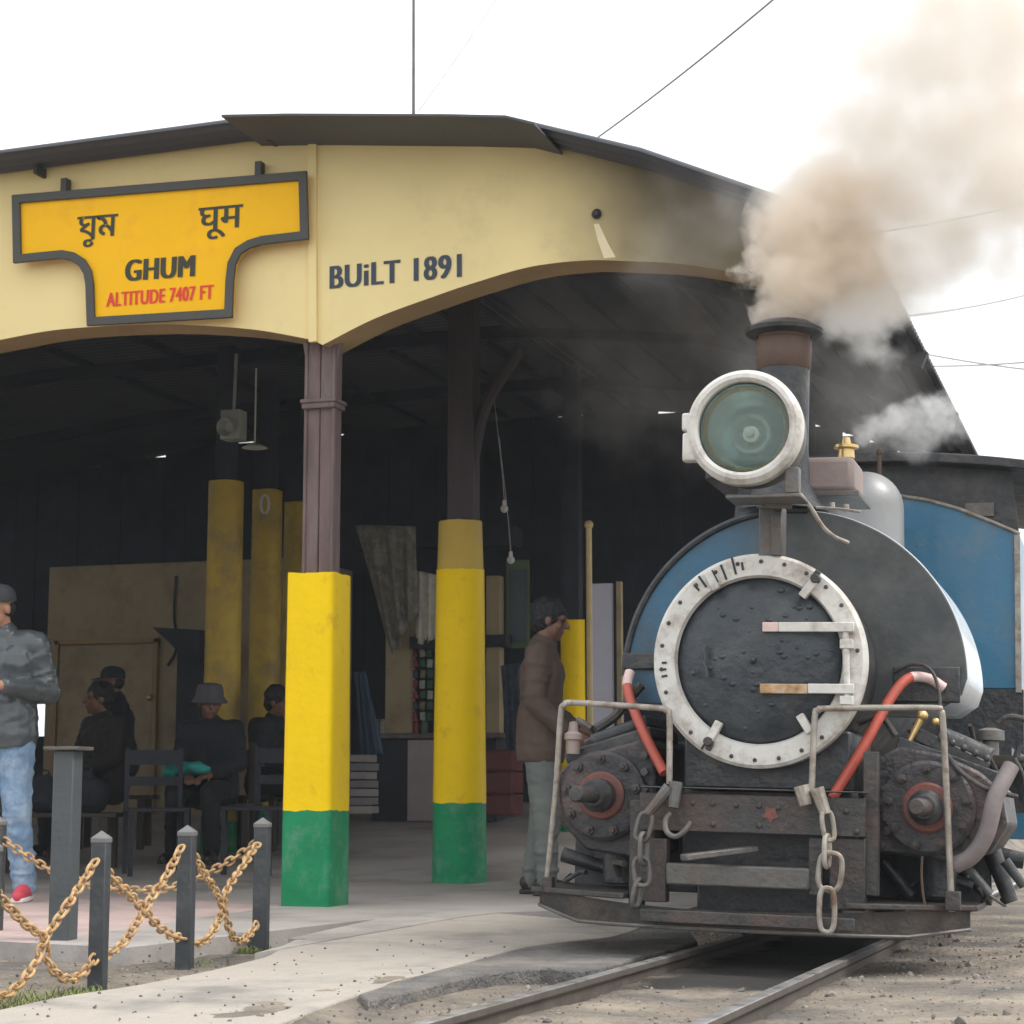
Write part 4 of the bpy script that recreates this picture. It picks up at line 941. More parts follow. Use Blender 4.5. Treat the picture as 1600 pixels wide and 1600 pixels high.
mb = MB().cyl(L(1440, 1120, .2), L(1420, 1160, .18), .014, .010, 10).sph(L(1441, 1118, .2), .022, 10, 8).sph(L(1462, 1128, .2), .016, 10, 8); lb('drain_cock', mb, M['brass'])
mb = MB()
for p, r_ in [([(1395, 1052, .3), (1425, 1038, .28), (1452, 1045, .26), (1466, 1075, .24), (1470, 1130, .2)], .007), ([(1480, 1180, .1), (1500, 1205, .08), (1540, 1232, .06), (1590, 1245, .1)], .009), ([(1560, 1130, .6), (1580, 1120, .6), (1620, 1130, .6)], .012),
              ([(1340, 1130, .2), (1375, 1120, .2), (1400, 1150, .2)], .012), ([(1003, 1070, .3), (985, 1090, .3), (960, 1120, .3), (930, 1140, .25)], .02), ([(1585, 1185, .1), (1600, 1220, .1), (1605, 1300, .15)], .008)]:
    lb('pipe', MB().tube(smooth_path([L(*q) for q in p], 6), r_, 8), M['grime'])
lb('drain_pipe', MB().tube(smooth_path([L(1441, 1338, .02), L(1440, 1365, .02), L(1442, 1395, .02), L(1446, 1418, .02)], 5), .005, 6), M['copper'])
mb = MB()
for (x0, y0, x1, y1, ly, r_) in [(1500, 1350, 1545, 1400, .35, .03), (1550, 1330, 1580, 1410, .5, .035), (1380, 1345, 1425, 1400, .3, .03), (1520, 1330, 1600, 1345, .6, .04), (1570, 1345, 1600, 1385, .2, .02), (880, 1335, 960, 1360, .4, .03), (1480, 1370, 1520, 1385, .3, .02)]:
    lb('brake_rod', MB().cyl(L(x0, y0, ly), L(x1, y1, ly), r_, r_ * .8, 12), M['black'])
for i in range(22):                        # small oily pipes and rods crowding the cylinders
    px, py = (rnd.uniform(1385, 1600), rnd.uniform(1335, 1415)) if i < 10 else ((rnd.uniform(1400, 1600), rnd.uniform(1130, 1200)) if i < 17 else (rnd.uniform(880, 1010), rnd.uniform(1335, 1395) if i < 20 else rnd.uniform(1125, 1165)))
    ly = rnd.uniform(.12, .55); P_ = [L(px, py, ly)]
    for j in range(3): P_.append(P_[-1] + V((rnd.uniform(-.06, .06), rnd.uniform(-.02, .1), rnd.uniform(-.07, .05))))
    lb('pipe', MB().tube(smooth_path(P_, 5), rnd.choice((.006, .009, .013)), 8), rnd.choice((M['black'], M['black'], M['grime'], M['greysteel'])))
# pipes painted red, faded where they bend
def red_pipe(p, kfade):
    pts = smooth_path([L(*q) for q in p], 8); n = len(pts); mis = [1 if (i < n * kfade) else 0 for i in range(n)]
    lb('steam_pipe', MB().tube(pts, .0195, 14, mis=mis), [M['redpipe'], M['pinkpipe']], sharp=60)
red_pipe([(984, 1050, .32), (980, 1072, .28), (990, 1108, .2), (1012, 1158, .1), (1038, 1208, .04)], .22)
red_pipe([(1475, 1075, .32), (1450, 1060, .30), (1420, 1060, .26), (1392, 1090, .2), (1350, 1165, .1), (1300, 1248, .04)], .36)
lb('air_hose', MB().tube(smooth_path([L(1493, 1352, .05), L(1520, 1336, .03), L(1542, 1300, .02), L(1556, 1245, .02), L(1580, 1197, .08)], 8), .030, 12), M['hose'], sharp=60)
# front beams
yf = -.10
bm_ = lb('buffer_beam', lbox(lbox(MB(), 1000, 1238, 1352, 1308, yf, .05), 1000, 1230, 1352, 1237, yf - .015, .12), M['grime'], bevel=.006)
mb = MB()
for px, py in [(1082, 1254), (1113, 1256), (1150, 1258), (1186, 1259), (1114, 1288), (1186, 1290), (1216, 1262), (1322, 1268), (1338, 1300)]: lb('rivet', MB().sph(L(px, py, yf - .002), (.011, .007, .011), 10, 6), M['grime'], bm_)
mb = MB(); q = L(1204, 1272, yf - .004)
mb.prism([q + V((math.cos(t * math.pi / 5 + .3) * (.032 if t % 2 else .02), 0, math.sin(t * math.pi / 5 + .3) * (.032 if t % 2 else .02))) for t in range(10)], (0, .003, 0)); lb('red_mark', mb, M['redpaint'], bm_)
lb('slot_strap', lbox(MB(), 1264, 1309, 1284, 1400, yf + .005, .06), M['grime'], bevel=.004); lb('slot_strap', lbox(MB(), 1000, 1309, 1040, 1410, yf + .005, .06), M['grime'], bevel=.004)
lb('side_plate', lbox(lbox(MB(), 1296, 1309, 1352, 1424, yf + .02, .05), 1349, 1174, 1372, 1400, yf + .04, .05), M['grime'], bevel=.004)
lb('side_plate', lbox(MB(), 985, 1250, 1003, 1424, yf + .02, .05), M['grime'], bevel=.004)
lb('lower_beam', lbox(MB(), 1040, 1348, 1264, 1392, yf - .01, .10), M['greysteel'], bevel=.008)
mb = MB(); mb.beam(L(1068, 1340, yf - .16), L(1180, 1326, yf + .05), .05, .022); lb('coupling_bar', mb, M['greysteel'], bevel=.004)
M['skirt'] = mat('scorched_plate', (.030, .027, .025), .6, metal=.2, var=.35, scale=5, bump=.35, dirt=(.075, .058, .045), damt=.32, dscale=4)
# skirt: a bowed plate across the whole front, with footplates behind its ends
SC = L(1157, 1400, 0).x; HW = .80; zt_s = .200; zb_s = .092
def sy(x): return -.17 + .30 * (abs(x) / HW) ** 2.6
xs_ = [HW * (i / 24 - 1) for i in range(49)]
mb = MB(); N = len(xs_)
for x in xs_:
    y = sy(x); t = abs(x) / HW; zt = zt_s - .035 * (1 - t ** 2) * 1.2; zb = zb_s - .0 + .045 * max(0, t - .75) * 4 * (1 if x < 0 else .6)
    x += SC; mb.v += [V((x, y, zb)), V((x, y, zt)), V((x, y + .015, zt)), V((x, y + .015, zb))]
for i in range(N - 1):
    for k_ in range(4):
        l_ = (k_ + 1) % 4; mb.f.append((i * 4 + k_, i * 4 + l_, (i + 1) * 4 + l_, (i + 1) * 4 + k_)); mb.mi.append(0)
mb.f += [(0, 1, 2, 3), tuple((N - 1) * 4 + k_ for k_ in (3, 2, 1, 0))]; mb.mi += [0, 0]
lb('front_skirt', mb, M['skirt'], sharp=40)
pts_ = []
for x in xs_:
    t = abs(x) / HW; pts_.append(V((x + SC, sy(x) - .004, zb_s + .045 * max(0, t - .75) * 4 * (1 if x < 0 else .6))))
lb('skirt_rim', MB().tube(pts_, .007, 8), M['greysteel'])
lb('centre_plate', lbox(MB(), 1000, 1420, 1335, 1456, -.20, .02), M['grime'], bevel=.004)
for s in (-1, 1):
    xx = [s * (.40 + (HW + .03 - .40) * i / 10) for i in range(11)]
    po = [V((x + SC, sy(min(HW, abs(x))) - .02, zt_s + .004)) for x in xx] + [V((xx[-1] + SC, .50, zt_s + .004)), V((xx[0] + SC, .50, zt_s + .004))]
    lb('footplate', MB().prism(po, (0, 0, -.02)), M['grime'], bevel=.004)
    lb('dark_backing_plate', MB().box((s * .56 + SC * .5, .52, .34), (.50, .03, .30)), M['black'], bevel=.004)  # dark backing added to blacken the gap under each cylinder
    lb('side_tank', MB().cyl((s * .60, .30, .22), (s * .60, .30, .42), .07, .07, 20), M['black'], bevel=.006)
# handrails
for p in ([(853, 1392, .10), (868, 1240, .08), (876, 1118, .07), (882, 1102, .06), (898, 1098, .06), (1022, 1106, -.05), (1040, 1110, -.06), (1046, 1122, -.06), (1046, 1225, -.07)], [(1487, 1424, .02), (1480, 1260, .0), (1473, 1126, -.03), (1468, 1112, -.03), (1454, 1106, -.04), (1295, 1107, -.06), (1279, 1110, -.06), (1273, 1122, -.06), (1268, 1240, -.08)]):
    pts = []
    P = [L(*q) for q in p]
    lb('handrail', MB().tube(smooth_path(P, 5), .0115, 10), M['tubewhite'], sharp=60)
lb('rail_foot', lbox(MB(), 1476, 1392, 1500, 1424, .0, .05), M['grime'], bevel=.005); lb('rail_foot', lbox(MB(), 846, 1370, 862, 1392, .08, .05), M['grime'], bevel=.005)
# coupling chains and hooks
def clink(mb, px, py, ly, hl, hw_, r_, rot, tw=0.):
    c = L(px, py, ly); d = V((math.sin(rot), 0, -math.cos(rot))); u = V((math.cos(rot) * math.cos(tw), math.sin(tw), math.sin(rot) * math.cos(tw)))
    pts = [c + d * (hl * math.copysign(abs(math.cos(t)) ** .65, math.cos(t))) + u * (hw_ * math.copysign(abs(math.sin(t)) ** .65, math.sin(t))) for t in [math.tau * k_ / 20 for k_ in range(20)]]
    mb.tube(pts, r_, 8, True)
mb = MB()
mb.tube([L(1056, 1222, yf - .05), L(1052, 1262, yf - .06)], [.026, .020], 10); mb.tube([L(1046, 1230, yf - .06), L(1012, 1272, yf - .07)], [.024, .018], 10)
clink(mb, 1006, 1292, yf - .07, .05, .026, .009, -.25); clink(mb, 1006, 1326, yf - .07, .055, .024, .009, 0, 1.2); clink(mb, 1003, 1362, yf - .07, .05, .028, .009, .1, .3); clink(mb, 996, 1395, yf - .06, .05, .024, .009, -.2, 1.2)
lb('coupling_chain', mb, M['greysteel'])
lb('coupling_hook', MB().tube(smooth_path([L(1048, 1270, yf - .06), L(1040, 1282, yf - .07), L(1042, 1300, yf - .08), L(1056, 1307, yf - .08), L(1070, 1298, yf - .08), L(1080, 1284, yf - .07)], 6), .010, 10), M['greysteel'])
mb = MB()
mb.tube([L(1252, 1228, yf - .05), L(1260, 1258, yf - .05)], [.028, .024], 10); mb.tube([L(1276, 1232, yf - .06), L(1290, 1272, yf - .06)], [.026, .020], 10)
clink(mb, 1294, 1290, yf - .06, .05, .026, .009, .15, .9); clink(mb, 1292, 1330, yf - .07, .055, .022, .009, 0, 1.3); clink(mb, 1297, 1362, yf - .07, .065, .040, .010, -.1, .0); clink(mb, 1292, 1422, yf - .12, .075, .026, .010, 0, .1)
lb('coupling_chain', mb, M['tubewhite'])

# ------------------------------------------------------------------ people
def hand(mb, wr, d, n, side, curl):
    d = V(d).normalized(); n = V(n); n = (n - d * n.dot(d)).normalized(); lat = d.cross(n) * side
    rt = Matrix((lat, d, n)).transposed()
    mb.sph(wr + d * .045, (.040, .052, .018), 12, 8, 0, rt); mb.cap(wr - d * .03, wr + d * .03, .026, .028, 10)
    for i, (l, o_) in enumerate([(.060, -.031), (.072, -.010), (.068, .011), (.052, .030)]):
        b = wr + d * .085 + lat * o_; d1 = (d * math.cos(curl) + n * math.sin(curl)); d2 = (d * math.cos(curl * 2.1) + n * math.sin(curl * 2.1))
        m = b + d1 * l * .55; mb.cap(b - d * .02, m, .0095, .0088, 8); mb.cap(m, m + d2 * l * .5, .0088, .0072, 8)
    b = wr + d * .03 - lat * .034; m = b + (d * .6 - lat * .65 + n * .35).normalized() * .04
    mb.cap(b + lat * .01, m, .0125, .011, 8); mb.cap(m, m + (d * .9 - lat * .1 + n * .35).normalized() * .032, .0105, .0085, 8)
SK = mat('skin', (.42, .22, .14), .5, var=.08, scale=20, bump=.04); SKD = mat('skin_brown', (.17, .085, .055), .5, var=.08, scale=20, bump=.04)
HAIR = mat('black_hair', (.012, .012, .014), .6, var=.4, scale=40, bump=.6, bscale=90)
EYE = mat('eye_dark', (.02, .015, .012), .2, var=.1, bump=0)
def crease(me, a, f):
    nn = [v.normal.copy() for v in me.vertices]
    for v, n_ in zip(me.vertices, nn):
        p = v.co; k_ = 1 - abs(mnoise.noise(V((p.x * f, p.y * f, p.z * f * 1.8)))) * 2; k2 = 1 - abs(mnoise.noise(V((p.x * f * 2.3 + 5, p.y * f * 2.3, p.z * f * 3.4)))) * 2
        v.co = p + n_ * a * (k_ * .8 + k2 * .35 - .35)
    return me
def person(label, loc, rotz, J, jm, tm, sm, skin, head=(0, 0), hat=None, hatm=None, hands=None, vox=.011, scale=1., group=None, hem=.0, collar=True):
    root = thing('person', label, 'person', loc, rotz, group); root.scale = (scale,) * 3
    J = {k_: V(v) for k_, v in J.items()}
    up_ = (J['neck'] - J['hip']).normalized(); lat = (J['shR'] - J['shL']).normalized()
    def torso(mb, g_):
        ch_ = J['neck'] - up_ * .16; wa = J['hip'] + up_ * .17; hp = J['hip'] + up_ * .02
        for s in (-1, 1):
            mb.cap(ch_ + lat * s * .085, wa + lat * s * .062, .108 + g_, .096 + g_, 14); mb.cap(wa + lat * s * .062, hp + lat * s * .075, .096 + g_, .108 + g_, 14)
        mb.cap(J['shL'] + lat * .02, J['shR'] - lat * .02, .062 + g_, .062 + g_, 14); mb.cap(J['neck'] - up_ * .08, J['neck'] + up_ * .01, .085 + g_, .055 + g_, 14)
    hc_ = J['head']; rt = Matrix.Rotation(head[0], 3, 'Z') @ Matrix.Rotation(head[1], 3, 'X')
    h_ = lambda x, y, z: hc_ + rt @ V((x, y, z))
    mb = MB(); torso(mb, -.012)
    mb.cap(J['neck'] - up_ * .05, h_(0, .015, -.05), .058, .052, 14)
    mb.sph(h_(0, .012, .030), (.074, .093, .090), 18, 12, 0, rt); mb.sph(h_(0, -.022, -.045), (.060, .064, .062), 16, 10, 0, rt); mb.sph(h_(0, -.052, -.088), (.030, .026, .022), 12, 8, 0, rt)
    mb.cap(h_(0, -.082, .020), h_(0, -.106, -.020), .011, .015, 8); mb.cap(h_(-.036, -.071, .032), h_(.036, -.071, .032), .014, .014, 8)
    for s in (-1, 1): mb.sph(h_(s * .076, .006, -.003), (.011, .021, .031), 10, 8, 0, rt); mb.sph(h_(s * .044, -.055, -.022), .024, 10, 8)
    mb.cap(h_(-.020, -.080, -.050), h_(.020, -.080, -.050), .010, .010, 8)
    for s in 'LR':
        mb.cap(J['sh' + s], J['el' + s], .050, .040, 12); mb.cap(J['el' + s], J['wr' + s], .040, .027, 12)
        mb.cap(J['hp' + s], J['kn' + s], .085, .055, 12); mb.cap(J['kn' + s], J['an' + s], .052, .036, 12)
        if hands: d, n, cu = hands[s]; hand(mb, J['wr' + s] + V(d).normalized() * .02, d, n, 1 if s == 'L' else -1, cu)
        mb.cap(J['an' + s], J['to' + s], .034, .026, 10)
    link_mesh('body', remesh(mb, vox * .75, 3), skin, root)
    mb = MB()
    for s in (-1, 1): mb.sph(h_(s * .030, -.0795, .012), (.0125, .008, .007), 10, 8, 0, rt)
    mb.build('eyes', EYE, root, world=False)
    # jacket
    mb = MB(); torso(mb, .016)
    hp = J['hip'] - up_ * hem
    for s in (-1, 1): mb.cap(J['hip'] + up_ * .1 + lat * s * .065, hp + lat * s * .068, .132, .136, 14)
    for s in 'LR':
        mb.cap(J['sh' + s], J['el' + s], .074, .062, 14); e = J['wr' + s] + (J['el' + s] - J['wr' + s]) * .12; mb.cap(J['el' + s], e, .062, .046, 14)
        for t in range(5):              # creases round the sleeve
            p = J['sh' + s].lerp(J['el' + s], .25 + t * .17); dd = (J['el' + s] - J['sh' + s]).normalized(); mb.sph(p + V((rnd.uniform(-.01, .01), rnd.uniform(-.01, .01), 0)), (.074, .074, .016), 12, 6, 0, dd.to_track_quat('Z', 'Y').to_matrix())
    if collar: mb.lathe([(.075, -.03), (.082, .0), (.072, .035), (.060, .03), (.06, -.03)], J['neck'] + V((0, -.004, 0)), up_ + V((0, -.25, 0)), 20, 0, False, False)
    me = crease(remesh(mb, vox, 4), .008, 6); zc_ = (J['hip'] - up_ * (hem + .06)).z
    if hem: 
        for v in me.vertices: v.co.z = max(v.co.z, zc_ + .012 * mnoise.noise(v.co * 12)) if abs(v.co.x) < .17 or v.co.z < zc_ else v.co.z
    link_mesh('jacket', me, jm, root)
    mb = MB()
    for s in 'LR':
        mb.cap(J['hp' + s], J['kn' + s], .100, .076, 14); e = J['an' + s] + V((0, 0, .0)); mb.cap(J['kn' + s], e, .074, .060, 14)
        for t in range(4):
            p = J['kn' + s].lerp(e, .1 + .25 * t); mb.sph(p + V((rnd.uniform(-.012, .012), rnd.uniform(-.01, .01), 0)), (.070, .070, .018), 12, 6)
    for s in (-1, 1): mb.cap(J['hip'] + lat * s * .06, J['hip'] + up_ * .08 + lat * s * .06, .105, .09, 14)
    link_mesh('trousers', crease(remesh(mb, vox, 4), .009, 8), tm, root)
    for s in 'LR':
        a, b = J['an' + s], J['to' + s]; f = (b - a); f.z = 0; f.normalize(); sd_ = f.cross(V((0, 0, 1)))
        mb = MB(); mb.cap(V((a.x, a.y, a.z - .02)) - f * .03, V((b.x, b.y, a.z - .045)) , .046, .036, 12); mb.cap(V((a.x, a.y, a.z - .045)) - f * .03, V((b.x, b.y, a.z - .052)) + f * .03, .034, .032, 12)
        me = remesh(mb, .008, 3); zb = a.z - .082
        for v in me.vertices: v.co.z = max(v.co.z, zb)
        o = link_mesh('shoe', me, sm[0], root)
        q = MB(); P = [V((a.x, a.y, 0)) - f * .075 + sd_ * .036, V((a.x, a.y, 0)) - f * .075 - sd_ * .036, V((b.x, b.y, 0)) - sd_ * .043, V((b.x, b.y, 0)) + f * .05 - sd_ * .03, V((b.x, b.y, 0)) + f * .05 + sd_ * .03, V((b.x, b.y, 0)) + sd_ * .043]
        q.prism([V((p.x, p.y, zb - .002)) for p in P], (0, 0, .026)).build('sole', sm[1], o, world=False, bevel=.008)
    if hat != 'cap':
        mb = MB(); n0_ = len(mb.v); mb.sph(h_(0, .022, .048), (.084, .097, .086), 22, 14, 0, rt); mb.sph(h_(0, .05, .0), (.074, .06, .075), 18, 10, 0, rt)
        me = remesh(mb, .010, 2)
        for v in me.vertices: v.co += (v.co - hc_).normalized() * (.016 * mnoise.noise(v.co * 28) + .008)
        link_mesh('hair', me, HAIR, root)
    if hat == 'cap':
        mb = MB(); ax = rt @ V((0, .1, 1)); o_ = h_(0, .012, .035)
        mb.lathe([(.097, 0), (.098, .03), (.088, .065), (.06, .088), (.02, .098), (0, .099)], o_, ax, 24, 0, True, False)
        br = []
        for t in range(11):
            a = math.pi * t / 10; br.append(h_(math.cos(a) * .078, -.07 - math.sin(a) * .085, .040 - math.sin(a) * .012))
        mb.prism(br, rt @ V((0, 0, .008))); mb.build('cap', hatm, root, world=False, sharp=50)
        mb = MB().sph(h_(0, .035, .0), (.078, .068, .06), 16, 10, 0, rt); mb.build('hair', HAIR, root, world=False)
    if hat == 'bucket':
        mb = MB(); ax = rt @ V((0, .05, 1)); o_ = h_(0, .012, .045)
        mb.lathe([(.135, -.035), (.104, .005), (.098, .06), (.086, .092), (.04, .104), (0, .105), ], o_, ax, 26, 0, False, False); mb.lathe([(.135, -.035), (.13, -.04), (.10, .0)], o_, ax, 26, 0, False, False)
        mb.build('hat', hatm, root, world=False, sharp=50)
    return root
ST = dict(hip=(0, 0, .90), neck=(0, .0, 1.40), head=(0, -.015, 1.545), shL=(-.185, .0, 1.345), shR=(.185, .0, 1.345), elL=(-.235, .02, 1.07), elR=(.235, .02, 1.07), wrL=(-.24, -.04, .84), wrR=(.24, -.04, .84),
          hpL=(-.095, 0, .86), hpR=(.095, 0, .86), knL=(-.105, -.02, .47), knR=(.105, -.02, .47), anL=(-.11, .02, .085), anR=(.11, .02, .085), toL=(-.14, -.12, .03), toR=(.14, -.12, .03))
nyl = mat('grey_nylon', (.060, .072, .080), .36, var=.10, scale=7, bump=.3, bscale=14, coat=.3)
jean = mat('pale_denim', (.15, .245, .37), .85, var=.3, scale=6, bump=.4, bscale=30, dirt=(.36, .46, .56), damt=.34, dscale=5)
shoe_r = mat('red_shoe', (.55, .06, .09), .6, var=.2); sole_w = mat('white_sole', (.72, .69, .68), .6, var=.1)
navy = mat('navy_jacket', (.011, .013, .019), .85, var=.3, scale=9, bump=.4, bscale=18); blk = mat('black_trousers', (.010, .011, .013), .85, var=.3); bshoe = mat('dark_shoe', (.03, .025, .022), .5)
q = at(-10, 1408, Z=PZ + .004)
ja = dict(ST); ja.update(elL=(-.245, .04, 1.09), elR=(.255, .03, 1.09), wrL=(-.07, -.26, 1.11), wrR=(.085, -.25, 1.12), head=(-.025, -.04, 1.535), anR=(.165, .0, .085), toR=(.185, -.13, .03), knR=(.125, -.05, .48), anL=(-.10, .06, .085))
pa = person('person in grey shiny jacket, pale jeans and dark cap looking down at a phone', (q.x, q.y, PZ + .004), YAW - R(6), ja, nyl, jean, (shoe_r, sole_w), SK, head=(R(-28), R(12)), hat='cap', hatm=mat('dark_cap', (.035, .038, .045), .8, var=.2),
           hands={'L': ((1, -.35, .1), (.1, .5, 1), .75), 'R': ((-1, -.3, .12), (-.1, .5, 1), .75)}, vox=.009, scale=1.0, hem=.04)
tp_ = chain(pa) @ V((.0, -.30, 1.15))
rt = Matrix.Rotation(YAW, 3, 'Z') @ Matrix.Rotation(R(-50), 3, 'X')
ph = MB().box(tp_, (.075, .15, .009), 0, rt).box(tp_ + rt @ V((0, 0, -.0055)), (.06, .12, .003), 1, rt)
tag(ph.build('mobile_phone', [M['ink'], EYE], bevel=.003, origin=tuple(tp_)), 'black mobile phone held by the person in the grey jacket', 'phone')
# man beside the engine, in profile
q = at(846, 1391, Z=PZ + .03)
jb = dict(ST); jb.update(head=(0, -.055, 1.54), neck=(0, -.01, 1.40), elL=(-.22, .02, 1.08), elR=(.22, .03, 1.08), wrL=(-.20, -.16, .90), wrR=(.20, -.20, .93), knL=(-.1, -.03, .47), knR=(.1, .0, .47), anL=(-.1, -.04, .085), anR=(.1, .06, .085), toL=(-.11, -.18, .03), toR=(.11, -.08, .03))
person('person in brown jacket and grey trousers standing in profile beside the engine', (q.x, q.y, fz(q.y)), YAW + R(84), jb, mat('brown_jacket', (.095, .064, .050), .8, var=.2, scale=7, bump=.45, bscale=14), mat('grey_green_trousers', (.15, .165, .155), .85, var=.15, bump=.3, bscale=16), (bshoe, bshoe), SKD,
       head=(0, R(10)), hands={'L': ((0, -1, -.5), (1, 0, 0), .4), 'R': ((0, -1, -.4), (-1, 0, 0), .4)}, vox=.010, scale=.985, hem=.10)
SIT = dict(hip=(0, 0, .50), neck=(0, -.06, 1.0), head=(0, -.10, 1.135), shL=(-.18, -.05, .945), shR=(.18, -.05, .945), elL=(-.23, -.10, .70), elR=(.23, -.10, .70), wrL=(-.09, -.30, .62), wrR=(.09, -.30, .62),
           hpL=(-.09, -.02, .49), hpR=(.09, -.02, .49), knL=(-.13, -.42, .50), knR=(.13, -.42, .50), anL=(-.14, -.40, .085), anR=(.14, -.40, .085), toL=(-.16, -.53, .03), toR=(.16, -.53, .03))
hs = {'L': ((.5, -1, -.2), (0, 0, -1), .5), 'R': ((-.5, -1, -.2), (0, 0, -1), .5)}
def seat_at(px, d): q = at(px, 1220, d=d); q.z = fz(q.y); return q
brown_j = mat('dark_brown_coat', (.020, .016, .016), .85, var=.3, bump=.4, bscale=18); grey_hat = mat('grey_felt', (.075, .072, .085), .9, var=.2)
qd, qe, qf, qc = seat_at(168, 14.1), seat_at(332, 13.6), seat_at(418, 14.2), seat_at(190, 15.0)
person('seated bareheaded person in dark brown coat turned towards the picture left', tuple(qd), YAW - R(48), SIT, brown_j, blk, (bshoe, bshoe), SKD, head=(R(-12), 0), hands=hs, vox=.013, group='people sitting in the shed')
person('seated person in grey felt hat and dark coat with a teal bundle on the lap', tuple(qe), YAW - R(10), SIT, navy, blk, (bshoe, bshoe), SKD, head=(R(26), R(8)), hat='bucket', hatm=grey_hat, hands=hs, vox=.013, scale=.97, group='people sitting in the shed')
person('seated dark clothed person between the yellow pillars, half hidden by the front pillar', tuple(qf), YAW + R(55), SIT, navy, blk, (bshoe, bshoe), SKD, head=(R(10), R(6)), hands=hs, vox=.013, scale=.95, group='people sitting in the shed')
person('dark figure in peaked cap before the beige office door, turned left', tuple(qc), YAW - R(75), {k_: (v[0], v[1], v[2] + .10 if k_ not in ('anL', 'anR', 'toL', 'toR', 'knL', 'knR') else v[2]) for k_, v in SIT.items()}, navy, blk, (bshoe, bshoe), SKD, head=(0, R(4)), hat='cap', hatm=dark_cloth, hands=hs, vox=.013, group='people sitting in the shed')
tb = qe + Matrix.Rotation(YAW, 3, 'Z') @ V((-.13, -.30, .63)); mb = MB()
for k_ in range(9): mb.sph(tb + V((rnd.uniform(-.12, .12), rnd.uniform(-.06, .06), rnd.uniform(-.01, .03))), (rnd.uniform(.05, .09), .06, rnd.uniform(.03, .05)), 10, 8)
me = remesh(mb, .014, 2)
for v in me.vertices: v.co += V((0, 0, .016 * mnoise.noise(v.co * 16)))
tag(link_mesh('cloth_bundle', me, mat('teal_cloth', (.02, .30, .26), .7, var=.2, bump=.4)), 'bright teal cloth bundle on the lap of the person in the grey hat', 'bundle')
def bench(c, wid, rz, label, back=True):
    o = thing('bench', label, 'bench', tuple(c), rz, 'benches in the shed'); m_ = mat('bench_wood', (.05, .04, .035), .7, var=.3)
    for k_ in range(3): MB().box((0, -.12 + k_ * .13, .385), (wid, .11, .03)).build('seat_plank', m_, o, world=False, bevel=.004)
    for s in (-1, 1):
        for y_ in (-.14, .16): MB().box((s * (wid / 2 - .08), y_, .185), (.05, .05, .37)).build('leg', m_, o, world=False, bevel=.004)
        if back: MB().box((s * (wid / 2 - .08), .19, .6), (.05, .03, .46)).build('back_post', m_, o, world=False, bevel=.004)
    if back: MB().box((0, .215, .72), (wid, .025, .12)).build('backrest', m_, o, world=False, bevel=.004)
bench((qd + qc) / 2 + V((0, .0, 0)), .62, YAW, 'dark wooden bench under the bareheaded and the capped people', False)
bench(qe + V((.0, .06, 0)), .62, YAW, 'dark wooden bench with a backrest under the person in the grey hat')
bench(qf + V((.04, .08, 0)), .55, YAW + R(55), 'short dark bench under the person half hidden by the front pillar', False)
qb = seat_at(100, 13.2); bench(qb, .8, YAW, 'dark bench behind the tall grey post with black bags on it', False)
for i, (dx, r_, l) in enumerate([(-.14, .13, 'black bag on the left end of the bench behind the tall grey post'), (.14, .15, 'larger black bag on the right end of the bench behind the tall grey post')]):
    mb = MB(); c = qb + Matrix.Rotation(YAW, 3, 'Z') @ V((dx, 0, .40 + r_ * .9))
    for k_ in range(7): mb.sph(c + V((rnd.uniform(-.05, .05), rnd.uniform(-.04, .04), rnd.uniform(-.04, .04))), (r_ * .9, .11, r_ * .8), 12, 8)
    mb.tube([c + V((math.cos(t * .4) * .06, 0, r_ * .8 + math.sin(t * .4) * .07)) for t in range(9)], .012, 6)
    me = remesh(mb, .014, 2)
    for v in me.vertices: v.co += V((1, 1, 1)) * (.012 * mnoise.noise(v.co * 14)); v.co.z = max(v.co.z, qb.z + .402)
    tag(link_mesh('bag', me, dark_cloth), l, 'bag', 'black bags on the bench')

